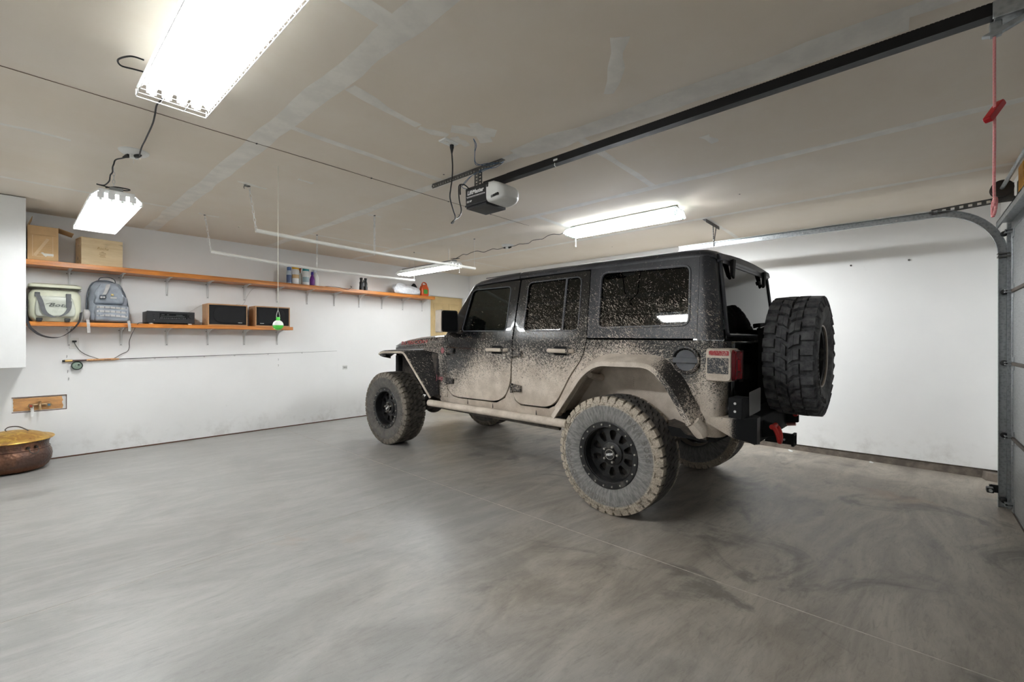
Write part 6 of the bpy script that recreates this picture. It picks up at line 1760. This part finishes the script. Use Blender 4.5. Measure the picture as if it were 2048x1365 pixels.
def tyre_meshes(kind, R, w):
    k = R - .427; hw = w / 2
    prof = [(.220, hw - .036), (.228, hw - .026), (.240, hw - .020), (.27, hw - .005), (.31, hw), (.35, hw - .001), (.38 + k, hw - .008), (.398 + k, hw - .020), (.408 + k, hw - .045), (.411 + k, 0)] if kind == 'at' else [(.220, hw - .036), (.228, hw - .026), (.240, hw - .020), (.27, hw - .005), (.31, hw), (.35, hw - .001), (.38 + k, hw - .008), (.396 + k, hw - .020), (.402 + k, hw - .045), (.402 + k, 0)]
    prof = prof + [(r, -y) for r, y in prof[-2::-1]] + [(.212, -hw + .04), (.212, hw - .04)]
    carc = MB().lathe(prof, 72, RX, close=True).mesh('tyre', 40)
    tr = MB()
    rnd = random.Random(11)
    if kind == 'at':
        N = 40
        for i in range(N):
            a = 2 * PI * i / N; p = 2 * PI / N
            for s in (1, -1):
                # shoulder lug wrapping down the sidewall
                ln = .030 if i % 2 else .016
                y0, y1 = .083, hw - .006
                a0, a1 = a + p * .05, a + p * .92
                sk = s * .02
                q = [pol(.404 + k, a0, s * y0), pol(.404 + k, a1, s * y0), pol(.385 + k, a1 + sk, s * (y1 + .002)), pol(.385 + k, a0 + sk, s * (y1 + .002)),
                     pol(R, a0 + .008, s * (y0 + .003)), pol(R, a1 - .008, s * (y0 + .003)), pol(R - .004, a1 + sk - .012, s * (y1 - .012)), pol(R - .004, a0 + sk + .012, s * (y1 - .012))]
                tr.hexa(q)
                # side biters: thin ribs crossing the shoulder of the sidewall
                for (ra, aa, rb2, ab, wd) in ((.404 + k, .10, .366, .62, .010), (.402 + k, .86, .368, .34, .008), (.372, -.25, .370, .45, .006)) if i % 2 else ((.404 + k, .15, .352, .30, .016), (.396 + k, .95, .360, .70, .008)):
                    dirv = pol(rb2, a + p * ab, 0) - pol(ra, a + p * aa, 0); nv = V(-dirv.z, 0, dirv.x).normalized() * (wd / 2)
                    A0 = pol(ra, a + p * aa, 0); B0 = pol(rb2, a + p * ab, 0)
                    ya = s * (hw - .020 if ra > .39 else hw - .006); yb2 = s * (hw - .004)
                    q = [A0 - nv + V(0, ya, 0), A0 + nv + V(0, ya, 0), B0 + nv + V(0, yb2, 0), B0 - nv + V(0, yb2, 0)]
                    up_ = V(0, s * .008, 0)
                    tr.hexa(q + [q[0] + up_ + nv * .3, q[1] + up_ - nv * .3, q[2] + up_ * .8 - nv * .3, q[3] + up_ * .8 + nv * .3])
                z_ = .05 * (1 if i % 2 else -1)
                blk(tr, a + p * .03, a + p * .93, s * .028, s * .0815, .404 + k, R, s * p * .38)
            blk(tr, a + p * .42, a + p * 1.33, -.0265, .0265, .404 + k, R + .0005, p * .30)
    else:
        N = 27
        for i in range(N):
            a = 2 * PI * i / N; p = 2 * PI / N
            for s in (1, -1):
                o = 0 if s > 0 else p * .5
                a0, a1 = a + o + p * .10, a + o + p * .78
                # shoulder lug
                tr.hexa([pol(.394 + k, a0, s * .075), pol(.394 + k, a1, s * .075), pol(.392 + k, a1 + p * .04, s * (hw - .006)), pol(.392 + k, a0 + p * .04, s * (hw - .006)),
                         pol(R, a0 + .012, s * .079), pol(R, a1 - .012, s * .079), pol(R - .004, a1 + p * .04 - .012, s * (hw - .014)), pol(R - .004, a0 + p * .04 + .012, s * (hw - .014))])
                tr.hexa([pol(.404 + k, a0, s * (hw - .020)), pol(.404 + k, a1, s * (hw - .020)), pol(.365, a1 - .05, s * (hw - .004)), pol(.365, a0 + .05, s * (hw - .004)),
                         pol(.412 + k, a0 + .01, s * (hw - .010)), pol(.412 + k, a1 - .01, s * (hw - .010)), pol(.368, a1 - .06, s * (hw + .005)), pol(.368, a0 + .06, s * (hw + .005))])
                # centre lug, hooked towards the middle groove
                b0, b1 = a + o - p * .28, a + o + p * .44
                for y0, y1, da0, da1 in ((.006, .036, -.18, .06), (.036, .070, .06, .14)):
                    tr.hexa([pol(.394 + k, b0 + p * da0, s * y0), pol(.394 + k, b1 + p * da0, s * y0), pol(.394 + k, b1 + p * da1, s * y1), pol(.394 + k, b0 + p * da1, s * y1),
                             pol(R + .001, b0 + p * da0 + .008, s * (y0 + .002)), pol(R + .001, b1 + p * da0 - .008, s * (y0 + .002)), pol(R + .001, b1 + p * da1 - .008, s * y1), pol(R + .001, b0 + p * da1 + .008, s * y1)])
    return carc, tr.mesh('tread', 25)
def rim_meshes(w):
    hw = w / 2
    m = MB()
    holes = []
    for i in range(10):
        a = 2 * PI * (i + .5) / 10
        base = rpoly([(.098, -.013), (.150, -.029), (.170, -.020), (.170, .020), (.150, .029), (.098, .013)], [.013, .020, .020, .020, .020, .013], 4)
        holes.append([(x * math.cos(a) - z * math.sin(a), x * math.sin(a) + z * math.cos(a)) for x, z in base])
    circ = [(.196 * math.cos(2 * PI * i / 72), .196 * math.sin(2 * PI * i / 72)) for i in range(72)]
    def yd(a, b):
        r = math.hypot(a, b)
        return .062 - max(0, r - .08) * .08 + (0.012 if r < .07 else 0)
    m.panel(circ, holes, lambda a, b: V(a, yd(a, b), b), lambda a, b: V(a, yd(a, b) - .028, b))
    m.lathe([(.206, hw - .030), (.197, hw - .034), (.192, .06), (.193, .02), (.196, -.04), (.208, -hw + .03), (.216, -hw + .028), (.216, hw - .030)], 60, RX, close=True)
    m.lathe([(.085, .050), (.083, .072), (.070, .078), (.046, .080), (.044, .098), (.040, .102), (0, .102)], 40, RX)
    ring = MB().lathe([(.200, hw - .036), (.199, hw - .020), (.203, hw - .016), (.236, hw - .014), (.242, hw - .018), (.243, hw - .030), (.236, hw - .036)], 72, RX, close=True)
    bolt = MB().lathe([(0, .008), (.0056, .008), (.0068, .004), (.0072, 0)], 10, RX)
    lug = MB().lathe([(0, .026), (.008, .025), (.0095, .018), (.0105, 0)], 10, RX)
    return m.mesh('rim', 35), ring.mesh('beadlock_ring', 35), bolt.mesh('stud', 40), lug.mesh('lug_nut', 40)
RIM = rim_meshes(.303)
for me in RIM[:2]:
    me.materials.append(M_RIM)
for me in RIM[2:]:
    me.materials.append(M_STUD)
cap_mb = text_mb('MRW', .024, .0006, lambda a, b, c_: V(-a, .1032 + c_, b), bold=.001)
cap_me = cap_mb.mesh('cap_lettering', 0); cap_me.materials.append(mat('white print', rgb(236, 236, 234), .5))
cr_me = MB().lathe([(.034, .102), (.036, .1035), (.038, .102)], 32, RX).mesh('cap_ring', 40); cr_me.materials.append(M_STUD)
disc_me = MB().lathe([(.06, .02), (.168, .02), (.168, .0), (.06, .0)], 40, RX, close=True).mesh('brake_disc', 30); disc_me.materials.append(mat('dark brake disc', rgb(52, 48, 45), .5, .5, var=.4, scale=18))
barrel_me = MB().lathe([(.191, -.045), (.2065, -.124)], 48, RX).mesh('barrel_dust', 40); barrel_me.materials.append(mat('pale dusty barrel', rgb(206, 196, 182), .6))
def letter_me(txt, phi0, size, spacing, rt, hw):
    def fn(a, b, c_):
        ph = phi0 - a / rt; r = rt + b
        return V(-r * math.cos(ph), hw + .0006 + c_ - .9 * max(0, abs(r - .325) - .012) ** 1.0 * .12, r * math.sin(ph))
    return text_mb(txt, size, .0012, fn, spacing=spacing).mesh('sidewall_lettering', 0)
def put(me, name, parent, loc=(0, 0, 0), rot=(0, 0, 0)):
    o = bpy.data.objects.new(name, me); COL.objects.link(o); o.parent = parent; o.location = loc; o.rotation_euler = rot
    return o
SHARE = {}
def wheel(loc, rot, kind, R, w, m_, letters=True, bead=True):
    key = (kind, m_.name)
    if key not in SHARE:
        ca, tr = tyre_meshes(kind, R, w)
        ca.materials.append(m_); tr.materials.append(m_)
        l1 = letter_me('MICKEY THOMPSON', math.radians(-138), .052, 1.18, .322, w / 2); l2 = letter_me('BAJA BOSS', math.radians(30), .056, 1.25, .322, w / 2)
        for l_ in (l1, l2):
            l_.materials.append(mat('dusty raised lettering' if kind == 'at' else 'dark raised lettering', rgb(118, 115, 110) if kind == 'at' else rgb(60, 58, 56), .8))
        SHARE[key] = (ca, tr, l1, l2)
    ca, tr, l1, l2 = SHARE[key]
    wl = put(ca, 'tyre', car, loc, rot)
    wl['label'] = 'chunky off-road tyre on black wheel' if kind == 'at' else 'clean mud terrain spare tyre'
    put(tr, 'tread', wl)
    put(RIM[0], 'rim', wl)
    if letters:
        put(l1, 'sidewall_lettering', wl); put(l2, 'sidewall_lettering', wl)
    if bead:
        put(RIM[1], 'beadlock_ring', wl)
    else:
        lip = MB().lathe([(.214, w / 2 - .034), (.216, w / 2 - .024), (.226, w / 2 - .022), (.229, w / 2 - .034)], 60, RX, close=True).mesh('rim_lip', 40)
        lip.materials.append(mat('bare rim edge', rgb(150, 140, 128), .4, .5)); put(lip, 'rim_lip', wl)
    for i in range(20 if bead else 0):
        a = 2 * PI * (i + .35) / 20
        put(RIM[2], 'stud', wl, (.222 * math.cos(a), w / 2 - .0145, .222 * math.sin(a)))
    for i in range(5):
        a = 2 * PI * i / 5 + .6
        put(RIM[3], 'lug_nut', wl, (.0575 * math.cos(a), .076, .0575 * math.sin(a)))
    put(cap_me, 'cap_lettering', wl, (0, 0, 0), (0, .25, 0)); put(cr_me, 'cap_ring', wl)
    put(disc_me, 'brake_disc', wl); put(barrel_me, 'barrel_dust', wl)
    return wl
HWT = .303 / 2
wheel((0, .95 - HWT, .427), (0, 0, 0), 'at', .427, .303, M_TY)
wheel((3.008, .95 - HWT, .427), (0, .4, math.radians(2.8)), 'at', .427, .303, M_TYF, letters=False)
wheel((0, -.95 + HWT, .427), (0, .7, PI), 'at', .427, .303, M_TY)
wheel((3.008, -.95 + HWT, .427), (0, .2, PI + math.radians(2.8)), 'at', .427, .303, M_TYF)
# spare on the tailgate: bare black wheel, axis pointing back
sp = wheel((-1.147 + .163, -.155, 1.156), (0, 0, PI / 2), 'mt', .441, .326, M_TYS, bead=False)
MB().tube([V(-.735, -.155, 1.156), V(-.90, -.155, 1.156)], .09, 16).build('spare_carrier', M_DARK, car)
MB().box(-.80, -.73, -.30, -.01, .80, 1.36).build('carrier_plate', M_DARK, car, bevel=.01)
